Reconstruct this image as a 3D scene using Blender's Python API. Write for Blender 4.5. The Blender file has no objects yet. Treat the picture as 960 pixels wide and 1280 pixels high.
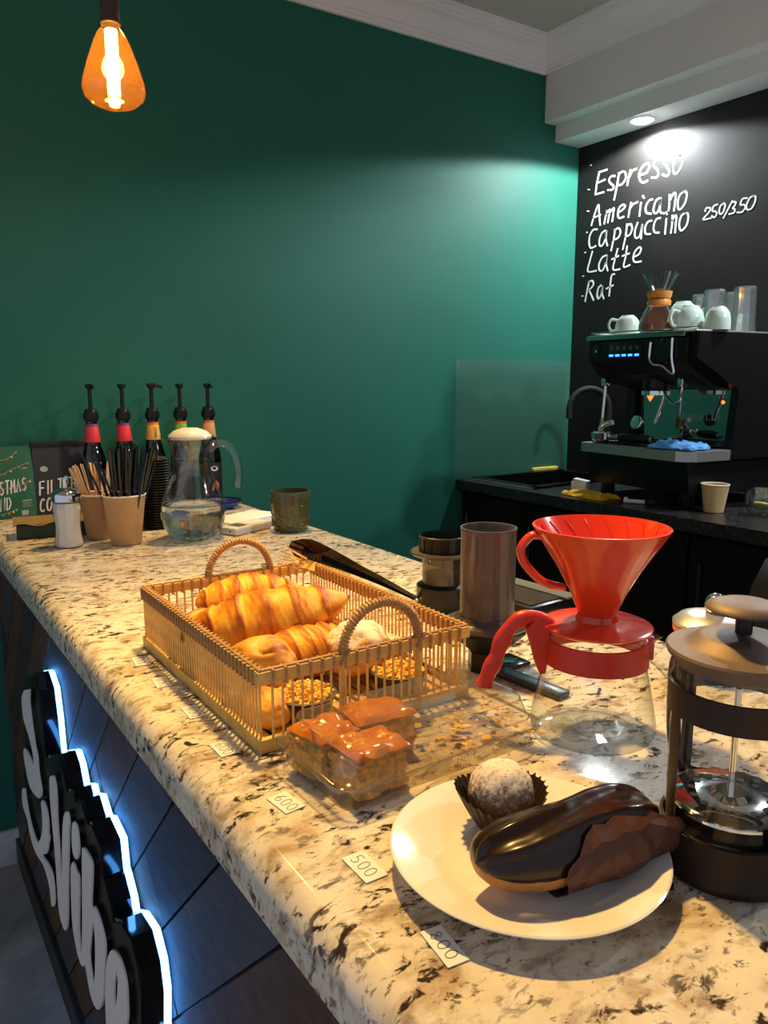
import bpy, bmesh, math, random
from math import sin, cos, pi, radians as R, tau, sqrt, atan2, hypot
from mathutils import Vector, Matrix, noise
random.seed(7)
SC = bpy.context.scene
COL = SC.collection

# ------------------------------------------------------------------ camera
cam_d = bpy.data.cameras.new('camera')
cam = bpy.data.objects.new('camera', cam_d); COL.objects.link(cam)
cam_d.sensor_fit = 'VERTICAL'; cam_d.sensor_height = 32.0; cam_d.lens = 974.0/1280.0*32.0
cam_d.clip_start = 0.02; cam_d.clip_end = 60
cam.location = (0, 0, 1.5)
cam.rotation_euler = (R(90) - math.atan(168/974.0), 0, R(-33.7))
SC.camera = cam
# ------------------------------------------------------------------ world, exposure
SC.view_settings.view_transform = 'Standard'
SC.view_settings.look = 'None'
SC.view_settings.gamma = 1.0
SC.view_settings.use_curve_mapping = False
SC.view_settings.exposure = 0.0
SC.cycles.transparent_max_bounces = 32
wd = bpy.data.worlds.new('world'); SC.world = wd; wd.use_nodes = True
bg = wd.node_tree.nodes['Background']
bg.inputs[0].default_value = (0.76, 0.84, 1.0, 1); bg.inputs[1].default_value = 0.50

def lamp(kind, name, loc, power, color, size=0.05, spot=None, blend=0.3, aim=None):
    d = bpy.data.lights.new(name, kind); d.energy = power; d.color = color
    if kind == 'SPOT':
        d.spot_size = R(spot); d.spot_blend = blend; d.shadow_soft_size = size
    elif kind == 'POINT': d.shadow_soft_size = size
    elif kind == 'AREA': d.shape = 'DISK'; d.size = size
    o = bpy.data.objects.new(name, d); COL.objects.link(o); o.location = loc
    if aim: o.rotation_euler = (Vector(aim) - Vector(loc)).to_track_quat('-Z', 'Y').to_euler()
    return o
WARM = (1.0, 0.61, 0.175)
COOL = (0.90, 0.97, 1.0)
SOFFIT_SPOTS = [(2.585, 2.10), (2.585, 1.10), (2.585, 0.10)]
for i, (x, y) in enumerate(SOFFIT_SPOTS):
    lamp('SPOT', 'soffit_spot_light', (x, y, 2.445), 62, COOL, .03, 166, .12, (x, y, 0))
# pendant bulb above the bar
PENDANTS = [(0.455, 1.60, 2.000)]
for i, (x, y, z) in enumerate(PENDANTS):
    lamp('POINT', 'pendant_light', (x, y, z + .075), 3.5, WARM, .022)
# warm ceiling spots aimed at the bar (above the frame)
BAR_SPOTS = [((.66, 1.20, 2.70), (.46, .60, 1.1), 185), ((.98, 1.95, 2.70), (.66, 1.75, 1.1), 120)]
for p_, a_, e_ in BAR_SPOTS: lamp('SPOT', 'bar_spot_light', p_, e_, WARM, .05, 74, .8, a_)

# ------------------------------------------------------------------ materials
MATS = {}
def N(nt, t, **kw):
    n = nt.nodes.new(t)
    for k, v in kw.items(): setattr(n, k, v)
    return n
def new_mat(name):
    m = bpy.data.materials.new(name); m.use_nodes = True
    nt = m.node_tree; b = nt.nodes['Principled BSDF']
    MATS[name] = m
    return m, nt, b
def setc(sock, c): sock.default_value = (c[0], c[1], c[2], 1)
def coords(nt, scale=(1, 1, 1), rot=(0, 0, 0), kind='Object'):
    tc = N(nt, 'ShaderNodeTexCoord'); mp = N(nt, 'ShaderNodeMapping')
    mp.inputs['Scale'].default_value = scale; mp.inputs['Rotation'].default_value = rot
    nt.links.new(tc.outputs[kind], mp.inputs[0]); return mp.outputs[0]
def noise_n(nt, vec, scale, detail=4, rough=.55, dist=0.0):
    n = N(nt, 'ShaderNodeTexNoise'); n.inputs['Scale'].default_value = scale
    n.inputs['Detail'].default_value = detail; n.inputs['Roughness'].default_value = rough
    n.inputs['Distortion'].default_value = dist
    nt.links.new(vec, n.inputs['Vector']); return n.outputs['Fac']
def ramp(nt, fac, stops):
    r = N(nt, 'ShaderNodeValToRGB'); cr = r.color_ramp
    while len(cr.elements) < len(stops): cr.elements.new(.5)
    for e, (p, c) in zip(cr.elements, stops):
        e.position = p; e.color = (c[0], c[1], c[2], 1) if len(c) == 3 else c
    nt.links.new(fac, r.inputs[0]); return r.outputs[0]
def mixc(nt, fac, a, b, mode='MIX'):
    m = N(nt, 'ShaderNodeMix', data_type='RGBA', blend_type=mode)
    for s, v in ((0, fac), (6, a), (7, b)):
        if hasattr(v, 'is_linked'): nt.links.new(v, m.inputs[s])
        elif s == 0: m.inputs[0].default_value = v
        else: setc(m.inputs[s], v)
    return m.outputs[2]
def bump(nt, b, h, strength=.3, dist=.002):
    bn = N(nt, 'ShaderNodeBump'); bn.inputs['Strength'].default_value = strength; bn.inputs['Distance'].default_value = dist
    nt.links.new(h, bn.inputs['Height']); nt.links.new(bn.outputs[0], b.inputs['Normal'])
W3 = lambda v: (v, v, v)
def plain(name, col, rough=.5, metal=0, var=.12, vscale=30, bmp=0, bscale=200, spec=.5, coat=0, emit=None, estr=0, trans=0, sss=0):
    m, nt, b = new_mat(name)
    v = coords(nt); f = noise_n(nt, v, vscale, 3)
    d = tuple(max(0, c*(1-var)) for c in col); l = tuple(min(1, c*(1+var)) for c in col)
    nt.links.new(ramp(nt, f, [(.3, d), (.7, l)]), b.inputs['Base Color'])
    b.inputs['Roughness'].default_value = rough; b.inputs['Metallic'].default_value = metal
    b.inputs['Specular IOR Level'].default_value = spec; b.inputs['Coat Weight'].default_value = coat
    b.inputs['Coat Roughness'].default_value = .05
    if trans: b.inputs['Transmission Weight'].default_value = trans
    if sss:
        b.inputs['Subsurface Weight'].default_value = sss; b.inputs['Subsurface Radius'].default_value = (.01, .005, .003)
    if emit: setc(b.inputs['Emission Color'], emit); b.inputs['Emission Strength'].default_value = estr
    if bmp: bump(nt, b, noise_n(nt, v, bscale, 3), bmp, .001)
    return m
def thin_glass(name, tint=(.97, .98, .97), edge=(.40, .45, .43), gloss=1.0, rough=.015, base=.03, diff=0, dcol=(1, 1, 1)):
    m, nt, b = new_mat(name); nt.nodes.remove(b)
    out = nt.nodes['Material Output']
    lw = N(nt, 'ShaderNodeLayerWeight'); lw.inputs[0].default_value = .5
    tr = N(nt, 'ShaderNodeBsdfTransparent')
    p = N(nt, 'ShaderNodeMath', operation='POWER'); p.inputs[1].default_value = 2.4
    nt.links.new(lw.outputs['Facing'], p.inputs[0])
    nt.links.new(mixc(nt, p.outputs[0], tint, edge), tr.inputs[0])
    gl = N(nt, 'ShaderNodeBsdfGlossy'); gl.inputs['Roughness'].default_value = rough
    fr = N(nt, 'ShaderNodeMath', operation='POWER'); fr.inputs[1].default_value = 4.5
    nt.links.new(lw.outputs['Facing'], fr.inputs[0])
    ma = N(nt, 'ShaderNodeMath', operation='MULTIPLY_ADD'); ma.inputs[1].default_value = gloss*.7; ma.inputs[2].default_value = base + .02
    nt.links.new(fr.outputs[0], ma.inputs[0])
    mx = N(nt, 'ShaderNodeMixShader'); nt.links.new(ma.outputs[0], mx.inputs[0])
    nt.links.new(tr.outputs[0], mx.inputs[1]); nt.links.new(gl.outputs[0], mx.inputs[2])
    last = mx.outputs[0]
    if diff:
        df = N(nt, 'ShaderNodeBsdfDiffuse'); setc(df.inputs[0], dcol)
        m2 = N(nt, 'ShaderNodeMixShader'); m2.inputs[0].default_value = diff
        nt.links.new(last, m2.inputs[1]); nt.links.new(df.outputs[0], m2.inputs[2]); last = m2.outputs[0]
    nt.links.new(last, out.inputs[0])
    return m
def granite(name, pale, tan, dark, rough=.16, sx=.55, dk=(.585, .66)):
    m, nt, b = new_mat(name)
    v = coords(nt, (sx, 1, 1), (0, 0, R(12)))
    a = noise_n(nt, v, 19, 7, .62, .5)
    base = ramp(nt, a, [(.30, tan), (.47, pale), (.62, tuple(min(1, c*1.12) for c in pale)), (.75, tuple(c*.75 for c in tan))])
    v2 = coords(nt, (sx*.85, 1.1, 1), (0, 0, R(24)))
    fb = noise_n(nt, v2, 36, 5, .6, .4)
    base = mixc(nt, ramp(nt, fb, [(.54, W3(0)), (.66, W3(.7))]), base, tuple(c*.6 for c in tan))
    f = noise_n(nt, v2, 68, 5, .66, .5)
    k = ramp(nt, f, [(dk[0], W3(0)), (dk[1], W3(1))])
    big = noise_n(nt, v, 12, 3, .5)
    kb = N(nt, 'ShaderNodeMath', operation='MULTIPLY'); nt.links.new(k, kb.inputs[0])
    nt.links.new(ramp(nt, big, [(.36, W3(.25)), (.52, W3(1))]), kb.inputs[1])
    c1 = mixc(nt, kb.outputs[0], base, dark)
    f3 = noise_n(nt, v2, 110, 4, .6)
    k3 = ramp(nt, f3, [(.61, W3(0)), (.68, W3(.85))])
    c2 = mixc(nt, k3, c1, tuple(c*1.6 for c in dark))
    nt.links.new(c2, b.inputs['Base Color'])
    b.inputs['Roughness'].default_value = rough; b.inputs['Specular IOR Level'].default_value = .5
    return m
granite('granite_pale', (.70, .63, .52), (.40, .27, .15), (.040, .024, .017), .10, .75, (.54, .61))
granite('granite_black', (.020, .019, .018), (.010, .010, .010), (.12, .115, .105), .3, .6, (.60, .68))
plain('green_paint', (.014, .124, .088), .55, var=.05, vscale=3, bmp=.05, bscale=160, spec=.25)
plain('chalkboard', (.011, .0098, .0088), .6, var=.25, vscale=5, spec=.25)
plain('chalk', (.74, .76, .72), .85, var=.06, vscale=120)
plain('white_plaster', (.76, .74, .75), .6, var=.03, vscale=4)
plain('ceiling_paint', (.50, .48, .45), .7, var=.03, vscale=3)
plain('white_wood', (.62, .60, .56), .5)
plain('black_plastic', (.006, .006, .0065), .32, var=.2, spec=.35)
plain('black_matt', (.010, .010, .010), .75, var=.2)
plain('black_gloss', (.006, .006, .007), .08, var=.2, coat=.3)
plain('dark_cabinet', (.0055, .0052, .005), .7, var=.3, vscale=8, spec=.15)
plain('chrome', (.80, .80, .80), .08, 1, var=.02)
plain('steel', (.52, .51, .49), .38, .8, var=.05)
plain('mirror_steel', (.42, .46, .44), .04, 1, var=.02)
plain('dark_steel', (.10, .10, .10), .35, 1, var=.1)
plain('porcelain', (.86, .83, .78), .12, var=.02, coat=.3)
plain('cup_mint', (.56, .68, .60), .2, var=.03, coat=.2)
plain('white_plastic', (.72, .70, .67), .35, var=.03)
plain('paper_white', (.80, .79, .80), .7, var=.03)
plain('ink', (.10, .10, .17), .7)
plain('red_plastic', (.74, .045, .010), .2, var=.05, coat=.35, sss=.0)
plain('red_silicone', (.60, .030, .014), .38, var=.05)
plain('kraft', (.54, .30, .12), .75, var=.08, vscale=300)
plain('kraft_dull', (.46, .27, .13), .8, var=.08, vscale=300)
plain('kraft_light', (.72, .49, .22), .75, var=.06, vscale=300)
plain('cup_white', (.75, .70, .62), .6)
plain('stirrer_wood', (.72, .48, .26), .7, var=.18, vscale=60)
plain('sugar', (.85, .80, .72), .8, var=.04, bmp=.3, bscale=900)
plain('box_kraft', (.20, .135, .045), .8, var=.08)
plain('box_green', (.016, .034, .022), .6)
plain('bag_green', (.010, .10, .055), .45, var=.1, bmp=.1, bscale=25)
plain('bag_navy', (.012, .017, .032), .5, var=.15, bmp=.2, bscale=25)
plain('print_white', (.62, .64, .62), .6)
plain('print_grey', (.30, .34, .33), .6)
plain('bead_red', (.60, .04, .02), .5); plain('bead_yellow', (.70, .45, .04), .5); plain('bead_green', (.08, .32, .14), .5)
plain('label_red', (.72, .03, .045), .5); plain('label_yellow', (.72, .42, .06), .5)
plain('label_green', (.16, .42, .05), .5); plain('label_tan', (.60, .33, .14), .5); plain('label_orange', (.75, .14, .03), .5)
plain('label_purple', (.16, .05, .25), .5)
plain('label_black', (.012, .011, .011), .4)
plain('blue_plastic', (.010, .025, .22), .4)
plain('blue_cloth', (.10, .33, .72), .85, var=.1, bmp=.4, bscale=500)
plain('yellow_cloth', (.82, .46, .02), .9, var=.2, bmp=.4, bscale=300)
plain('yellow_sponge', (.75, .62, .10), .9, bmp=.5, bscale=200)
plain('lemon', (.80, .68, .03), .45)
plain('mug_olive', (.085, .085, .028), .22, var=.2, coat=.3)
plain('bamboo', (.80, .51, .14), .45, var=.22, vscale=70)
plain('bamboo_wrap', (.42, .22, .08), .5, var=.25, vscale=120)
plain('bamboo_rail', (.74, .45, .11), .5, var=.15, vscale=50)
plain('tart_shell', (.030, .014, .010), .55, var=.3, bmp=.3, bscale=200)
plain('crumble', (.82, .46, .07), .7, var=.25, vscale=150, bmp=.6, bscale=250)
plain('chocolate', (.020, .0085, .005), .27, var=.2, coat=.15, spec=.3)
plain('choux', (.42, .19, .055), .6, var=.25, vscale=40, bmp=.3, bscale=150)
plain('brown_paper', (.085, .027, .014), .6, var=.2, vscale=60)
plain('liner_paper', (.022, .008, .0055), .6, var=.2)
plain('pie_body', (.72, .36, .06), .6, var=.45, vscale=120, bmp=1.0, bscale=140)
plain('bronze', (.030, .019, .012), .42, .3, var=.12, spec=.3)
plain('lid_bronze', (.15, .105, .08), .55, .5, var=.06)
plain('smoke_grey', (.075, .060, .055), .25, var=.05)
plain('leather_band', (.62, .24, .035), .5, var=.15)
plain('grey_panel', (.10, .12, .125), .8, var=.05, spec=.1)
plain('dark_mesh', (.030, .028, .027), .9, spec=.1, bmp=.8, bscale=700)
plain('dark_green_bar', (.012, .022, .020), .3)
plain('sign_white', (.86, .86, .90), .3, var=.02)
plain('brass', (.45, .27, .08), .3, 1)
plain('cord_brown', (.05, .03, .02), .6)
plain('base_board', (.020, .016, .013), .5, var=.3)
plain('orange_paint', (.7, .12, .02), .4)
# baked pastry, the bake colour follows the layers
def pastry(name, pale, gold, brown, rough=.45, bs=120, strength=.5):
    m, nt, b = new_mat(name)
    v = coords(nt)
    at = N(nt, 'ShaderNodeAttribute'); at.attribute_name = 'bake'
    n = noise_n(nt, v, 38, 5, .6)
    ad = N(nt, 'ShaderNodeMath', operation='MULTIPLY_ADD'); ad.inputs[1].default_value = .75
    nt.links.new(n, ad.inputs[0])
    s = N(nt, 'ShaderNodeMath', operation='SUBTRACT'); nt.links.new(at.outputs['Fac'], s.inputs[0]); s.inputs[1].default_value = .37
    nt.links.new(s.outputs[0], ad.inputs[2])
    c = ramp(nt, ad.outputs[0], [(.12, pale), (.45, gold), (.85, brown)])
    nt.links.new(c, b.inputs['Base Color']); b.inputs['Roughness'].default_value = rough
    b.inputs['Specular IOR Level'].default_value = .3
    b.inputs['Subsurface Weight'].default_value = .0; b.inputs['Subsurface Radius'].default_value = (.01, .005, .002)
    bump(nt, b, noise_n(nt, v, bs, 5, .65), strength, .002)
    return m
pastry('croissant_crust', (.82, .42, .035), (.64, .21, .010), (.26, .050, .004))
pastry('bun_crust', (.82, .50, .10), (.70, .33, .035), (.44, .14, .015), .5, 80, .5)
# caramel-glazed apple pie top
m, nt, b = new_mat('pie_glaze'); v = coords(nt)
nt.links.new(ramp(nt, noise_n(nt, v, 45, 4), [(.3, (.46, .105, .006)), (.55, (.70, .22, .012)), (.75, (.82, .40, .04))]), b.inputs['Base Color'])
b.inputs['Roughness'].default_value = .12; b.inputs['Coat Weight'].default_value = .6; bump(nt, b, noise_n(nt, v, 60, 3), .5, .003)
# powdered sugar
def sugared(name, under, lo, hi, scale):
    m, nt, b = new_mat(name); v = coords(nt)
    a = noise_n(nt, v, scale, 5, .7); g = N(nt, 'ShaderNodeTexCoord'); sp = N(nt, 'ShaderNodeSeparateXYZ')
    nt.links.new(g.outputs['Generated'], sp.inputs[0])
    ad = N(nt, 'ShaderNodeMath', operation='MULTIPLY_ADD'); ad.inputs[1].default_value = .55
    nt.links.new(sp.outputs[2], ad.inputs[0]); nt.links.new(a, ad.inputs[2])
    f = ramp(nt, ad.outputs[0], [(lo, W3(0)), (hi, W3(1))])
    nt.links.new(mixc(nt, f, under, (.80, .72, .62)), b.inputs['Base Color']); b.inputs['Roughness'].default_value = .8
    bump(nt, b, noise_n(nt, v, 140, 4), .5, .002)
sugared('puff_sugared', (.66, .33, .07), .84, 1.02, 60)
sugared('ball_sugared', (.30, .145, .05), .80, 1.15, 260)
# slate planks of the bar front
for nm, ca, cb in (('slate_grey', (.050, .050, .054), (.085, .083, .086)), ('slate_brown', (.062, .036, .022), (.115, .070, .044)), ('slate_dark', (.028, .027, .027), (.060, .056, .054))):
    m, nt, b = new_mat(nm); v = coords(nt, (1, 1.6, 5), (R(45), 0, 0))
    f = noise_n(nt, v, 9, 6, .6, .6)
    nt.links.new(ramp(nt, f, [(.3, ca), (.7, cb)]), b.inputs['Base Color'])
    b.inputs['Roughness'].default_value = .62; b.inputs['Specular IOR Level'].default_value = .12; bump(nt, b, noise_n(nt, v, 30, 6, .65), .35, .004)
# stone floor
m, nt, b = new_mat('stone_floor'); v = coords(nt, (1, .6, 1), (0, 0, R(20)))
f = noise_n(nt, v, 5, 7, .62, 1.2)
nt.links.new(ramp(nt, f, [(.3, (.19, .175, .15)), (.55, (.36, .33, .29)), (.75, (.52, .48, .43))]), b.inputs['Base Color'])
b.inputs['Roughness'].default_value = .45
# glasses
thin_glass('glass'); thin_glass('glass_thick', (.95, .97, .96), (.32, .37, .35), 1.3, .02, .06)
thin_glass('glass_jug', (.95, .97, .96), (.34, .39, .37), 1.4, .02, .10); thin_glass('tumbler_glass', (.92, .94, .93), (.5, .54, .52), 1.3, .05, .16, .03); thin_glass('clear_plastic', (.95, .94, .91), (.55, .50, .42), 1.3, .06, .085, .03, (.9, .85, .75))
thin_glass('screen_plastic', (.90, .94, .92), (.8, .86, .84), .35, .08, .015, .025, (.6, .66, .64))
thin_glass('smoke_clear', (.42, .35, .31), (.16, .13, .12), .9, .08, .05, .12, (.26, .21, .19))
thin_glass('smoke_tube', (.50, .44, .41), (.20, .17, .16), .9, .12, .06, .30, (.29, .245, .225))
thin_glass('amber_glass', (.98, .80, .45), (.95, .62, .22), 1.0, .02, .05, .045, (1, .45, .10))
thin_glass('dark_glass', (.30, .20, .14), (.08, .05, .04), 1.1, .03, .06)
m, nt, b = new_mat('water'); setc(b.inputs['Base Color'], (.93, .96, .97)); b.inputs['Roughness'].default_value = 0
b.inputs['Transmission Weight'].default_value = 1; b.inputs['IOR'].default_value = 1.33
nz = noise_n(nt, coords(nt), 3, 1); nt.links.new(ramp(nt, nz, [(0, (.90, .94, .95)), (1, (.95, .97, .97))]), b.inputs['Base Color'])
m, nt, b = new_mat('coffee'); nt.links.new(ramp(nt, noise_n(nt, coords(nt), 20, 1), [(0, (.30, .05, .01)), (1, (.38, .07, .015))]), b.inputs['Base Color']); b.inputs['Roughness'].default_value = .1
def emit(name, col, s):
    m, nt, b = new_mat(name); setc(b.inputs['Base Color'], (0, 0, 0))
    f = noise_n(nt, coords(nt), 10, 1)
    nt.links.new(ramp(nt, f, [(0, tuple(c*.97 for c in col)), (1, col)]), b.inputs['Emission Color']); b.inputs['Emission Strength'].default_value = s
emit('filament', (1, .62, .22), 60); emit('led_white', (.95, .98, 1), 60); emit('led_halo', (.09, .36, 1.0), 13); emit('led_blue', (.02, .10, 1), 9); emit('led_red', (1, .12, .02), 4)
M = MATS

# ------------------------------------------------------------------ geometry helpers
class MB:
    def __init__(s): s.v = []; s.f = []; s.a = []
    def add(s, vs, fs, M4=None):
        o = len(s.v)
        s.v += [tuple(M4 @ Vector(p)) for p in vs] if M4 else [tuple(p) for p in vs]
        s.f += [tuple(i + o for i in f) for f in fs]; return s
    def box(s, x0, x1, y0, y1, z0, z1, bev=0, M4=None, seg=2):
        bm = bmesh.new(); bmesh.ops.create_cube(bm, size=1)
        for v in bm.verts: v.co = Vector(((x0+x1)/2 + v.co.x*(x1-x0), (y0+y1)/2 + v.co.y*(y1-y0), (z0+z1)/2 + v.co.z*(z1-z0)))
        if bev: bmesh.ops.bevel(bm, geom=list(bm.edges), offset=bev, segments=seg, affect='EDGES', profile=.5)
        return s.bm(bm, M4)
    def bm(s, bm, M4=None):
        bm.verts.index_update()
        s.add([v.co[:] for v in bm.verts], [[v.index for v in f.verts] for f in bm.faces], M4); bm.free(); return s
    def lathe(s, prof, seg=32, M4=None, a0=0, a1=tau, closed=False, rfun=None):
        full = abs(a1 - a0 - tau) < 1e-6; n = seg if full else seg + 1
        vs = []; fs = []
        for r, z in prof:
            for i in range(n):
                a = a0 + (a1 - a0)*i/seg; rr = max(r, 1e-5)*(rfun(a, z) if rfun else 1)
                vs.append((rr*cos(a), rr*sin(a), z))
        m = len(prof)
        for j in range(m if closed else m - 1):
            j2 = (j + 1) % m
            for i in range(seg):
                i2 = (i + 1) % n
                fs.append((j*n + i, j*n + i2, j2*n + i2, j2*n + i))
        return s.add(vs, fs, M4)
    def tube(s, pts, r, seg=8, caps=True, M4=None, closed=False, flat=1.0, up=None):
        P = [Vector(p) for p in pts]; n = len(P); vs = []; fs = []
        rs = r if isinstance(r, (list, tuple)) else [r]*n
        prev = None
        for i in range(n):
            t = (P[(i+1) % n] - P[i-1]) if closed else (P[min(i+1, n-1)] - P[max(i-1, 0)])
            t.normalize()
            if up is not None: ref = Vector(up)
            elif prev is None: ref = Vector((0, 0, 1)) if abs(t.z) < .9 else Vector((1, 0, 0))
            else: ref = prev
            u = (ref - t*ref.dot(t)); u.normalize(); prev = u
            w = t.cross(u)
            for k in range(seg):
                a = tau*k/seg
                vs.append(P[i] + u*cos(a)*rs[i] + w*sin(a)*rs[i]*flat)
        for i in range(n if closed else n-1):
            i2 = (i+1) % n
            for k in range(seg):
                k2 = (k+1) % seg; fs.append((i*seg+k, i*seg+k2, i2*seg+k2, i2*seg+k))
        if caps and not closed:
            fs.append(tuple(range(seg))[::-1]); fs.append(tuple((n-1)*seg + k for k in range(seg)))
        return s.add(vs, fs, M4)
    def prism(s, poly, fn, d0, d1, holes=()):
        """2D polygon (with holes) extruded: fn(u, v, d) -> point"""
        from mathutils.geometry import tessellate_polygon
        loops = [poly] + list(holes)
        flat = [p for l in loops for p in l]
        tris = tessellate_polygon([[Vector((p[0], p[1], 0)) for p in l] for l in loops])
        n = len(flat)
        vs = [fn(p[0], p[1], d0) for p in flat] + [fn(p[0], p[1], d1) for p in flat]
        fs = [tuple(t) for t in tris] + [tuple(i + n for i in t)[::-1] for t in tris]
        o = 0
        for l in loops:
            k = len(l)
            for i in range(k):
                j = (i+1) % k; fs.append((o+i, o+j, o+j+n, o+i+n))
            o += k
        return s.add(vs, fs)
    def ribbon(s, pts, w, fn, d0, d1):
        """polyline stroke of width w in 2D, extruded"""
        pts = [Vector(p) for p in pts]
        n = len(pts); L = []; Rr = []
        for i in range(n):
            t = pts[min(i+1, n-1)] - pts[max(i-1, 0)]
            if t.length < 1e-9: t = Vector((1, 0))
            t.normalize(); nn = Vector((-t.y, t.x))*w/2
            c = pts[i] + (-t*w*.3 if i == 0 else t*w*.3 if i == n-1 else Vector((0, 0)))
            L.append(c + nn); Rr.append(c - nn)
        vs = []; fs = []
        for i in range(n):
            for q, d in ((L[i], d1), (Rr[i], d1), (Rr[i], d0), (L[i], d0)): vs.append(fn(q.x, q.y, d))
        for i in range(n-1):
            for k in range(4): fs.append((i*4+k, i*4+(k+1) % 4, (i+1)*4+(k+1) % 4, (i+1)*4+k))
        fs.append((0, 1, 2, 3)); fs.append(((n-1)*4+3, (n-1)*4+2, (n-1)*4+1, (n-1)*4))
        return s.add(vs, fs)
    def mesh(s, name, angle=40, recalc=True):
        me = bpy.data.meshes.new(name); me.from_pydata([tuple(p) for p in s.v], [], s.f)
        if recalc:
            bm = bmesh.new(); bm.from_mesh(me); bmesh.ops.recalc_face_normals(bm, faces=bm.faces); bm.to_mesh(me); bm.free()
        if s.a:
            at = me.attributes.new('bake', 'FLOAT', 'POINT')
            at.data.foreach_set('value', s.a)
        if angle:
            me.polygons.foreach_set('use_smooth', [True]*len(me.polygons))
            me.set_sharp_from_angle(angle=R(angle))
        return me
def O(name, mb, mat, parent=None, angle=40, recalc=True, me=None):
    me = me or mb.mesh(name, angle, recalc)
    o = bpy.data.objects.new(name, me); COL.objects.link(o)
    if mat and not me.materials: me.materials.append(M[mat])
    if parent: o.parent = parent
    return o
def tag(o, label, cat, group=None):
    o['label'] = label; o['category'] = cat
    if group: o['group'] = group
    return o
def T(name, label, cat, loc=(0, 0, 0), rz=0, group=None, rot=None):
    o = bpy.data.objects.new(name, None); COL.objects.link(o); o.empty_display_size = .05
    o.location = loc; o.rotation_euler = rot or (0, 0, R(rz))
    return tag(o, label, cat, group)
def S(o): o['kind'] = 'structure'; return o
def B(*a, **k): return MB().box(*a, **k)
def L(prof, seg=32, **k): return MB().lathe(prof, seg, **k)
def Tb(pts, r, seg=8, **k): return MB().tube(pts, r, seg, **k)
def copy_tree(o, parent=None):
    c = o.copy(); COL.objects.link(c)
    if parent: c.parent = parent
    for ch in o.children: copy_tree(ch, c)
    return c
def arc(n, f): return [f(i/(n-1)) for i in range(n)]
def smooth_path(pts, n=6):
    """Catmull-Rom through points"""
    P = [Vector(p) for p in pts]; out = []
    for i in range(len(P)-1):
        p0, p1, p2, p3 = P[max(i-1, 0)], P[i], P[i+1], P[min(i+2, len(P)-1)]
        for k in range(n):
            t = k/n
            out.append(.5*((2*p1) + (p2-p0)*t + (2*p0-5*p1+4*p2-p3)*t*t + (3*p1-p0-3*p2+p3)*t**3))
    out.append(P[-1]); return out
# stroke font: tall narrow capitals and digits in a 0..1 x 0..1 cell
def ell(cx, cy, rx, ry, a0, a1, n=9): return [(cx + rx*cos(R(a0 + (a1-a0)*i/(n-1))), cy + ry*sin(R(a0 + (a1-a0)*i/(n-1)))) for i in range(n)]
FONT = {
 'A': [[(0, 0), (.5, 1), (1, 0)], [(.2, .38), (.8, .38)]], 'B': [[(0, 0), (0, 1), (.6, 1), (.9, .8), (.6, .53), (0, .53)], [(.6, .53), (1, .28), (.6, 0), (0, 0)]],
 'C': [ell(.55, .5, .5, .5, 50, 310)], 'D': [[(0, 0), (0, 1), (.55, .95), (.95, .6), (.95, .4), (.55, .05), (0, 0)]],
 'E': [[(.9, 1), (0, 1), (0, 0), (.9, 0)], [(0, .52), (.75, .52)]], 'F': [[(.9, 1), (0, 1), (0, 0)], [(0, .52), (.75, .52)]],
 'H': [[(0, 0), (0, 1)], [(1, 0), (1, 1)], [(0, .5), (1, .5)]], 'I': [[(.5, 0), (.5, 1)]], 'L': [[(0, 1), (0, 0), (.85, 0)]],
 'M': [[(0, 0), (.08, 1), (.5, .35), (.92, 1), (1, 0)]], 'N': [[(0, 0), (0, 1), (1, 0), (1, 1)]], 'O': [ell(.5, .5, .5, .5, 90, 450, 15)],
 'R': [[(0, 0), (0, 1), (.6, 1), (.95, .78), (.6, .5), (0, .5)], [(.5, .5), (1, 0)]], 'S': [[(.92, .88), (.5, 1), (.08, .8), (.3, .56), (.8, .42), (.95, .2), (.5, 0), (.05, .12)]],
 'T': [[(0, 1), (1, 1)], [(.5, 1), (.5, 0)]], 'V': [[(0, 1), (.5, 0), (1, 1)]],
 'U': [[(0, 1), (0, .2), (.5, 0), (1, .2), (1, 1)]],
 '0': [ell(.5, .5, .45, .5, 90, 450, 15)], '5': [[(.9, 1), (.2, 1), (.12, .56), (.5, .62), (.88, .4), (.75, .1), (.4, 0), (.05, .1)]],
 '6': [[(.8, .95), (.4, .8), (.1, .4), (.2, .08), (.5, 0), (.85, .15), (.85, .4), (.5, .52), (.12, .32)]],
 '8': [[(.5, .53), (.15, .75), (.5, 1), (.85, .75), (.5, .53), (.1, .25), (.5, 0), (.9, .25), (.5, .53)]],
}
def text_strokes(mb, s, x, y, cw, ch, gap, lw, fn, d0, d1, slant=0):
    for c in s:
        if c in FONT:
            for st in FONT[c]:
                mb.ribbon([(x + p[0]*cw*(.5 if c == 'I' else 1) + p[1]*ch*slant, y + p[1]*ch) for p in st], lw, fn, d0, d1)
        x += (cw*(.5 if c == 'I' else 1) + gap)
    return mb

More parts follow.
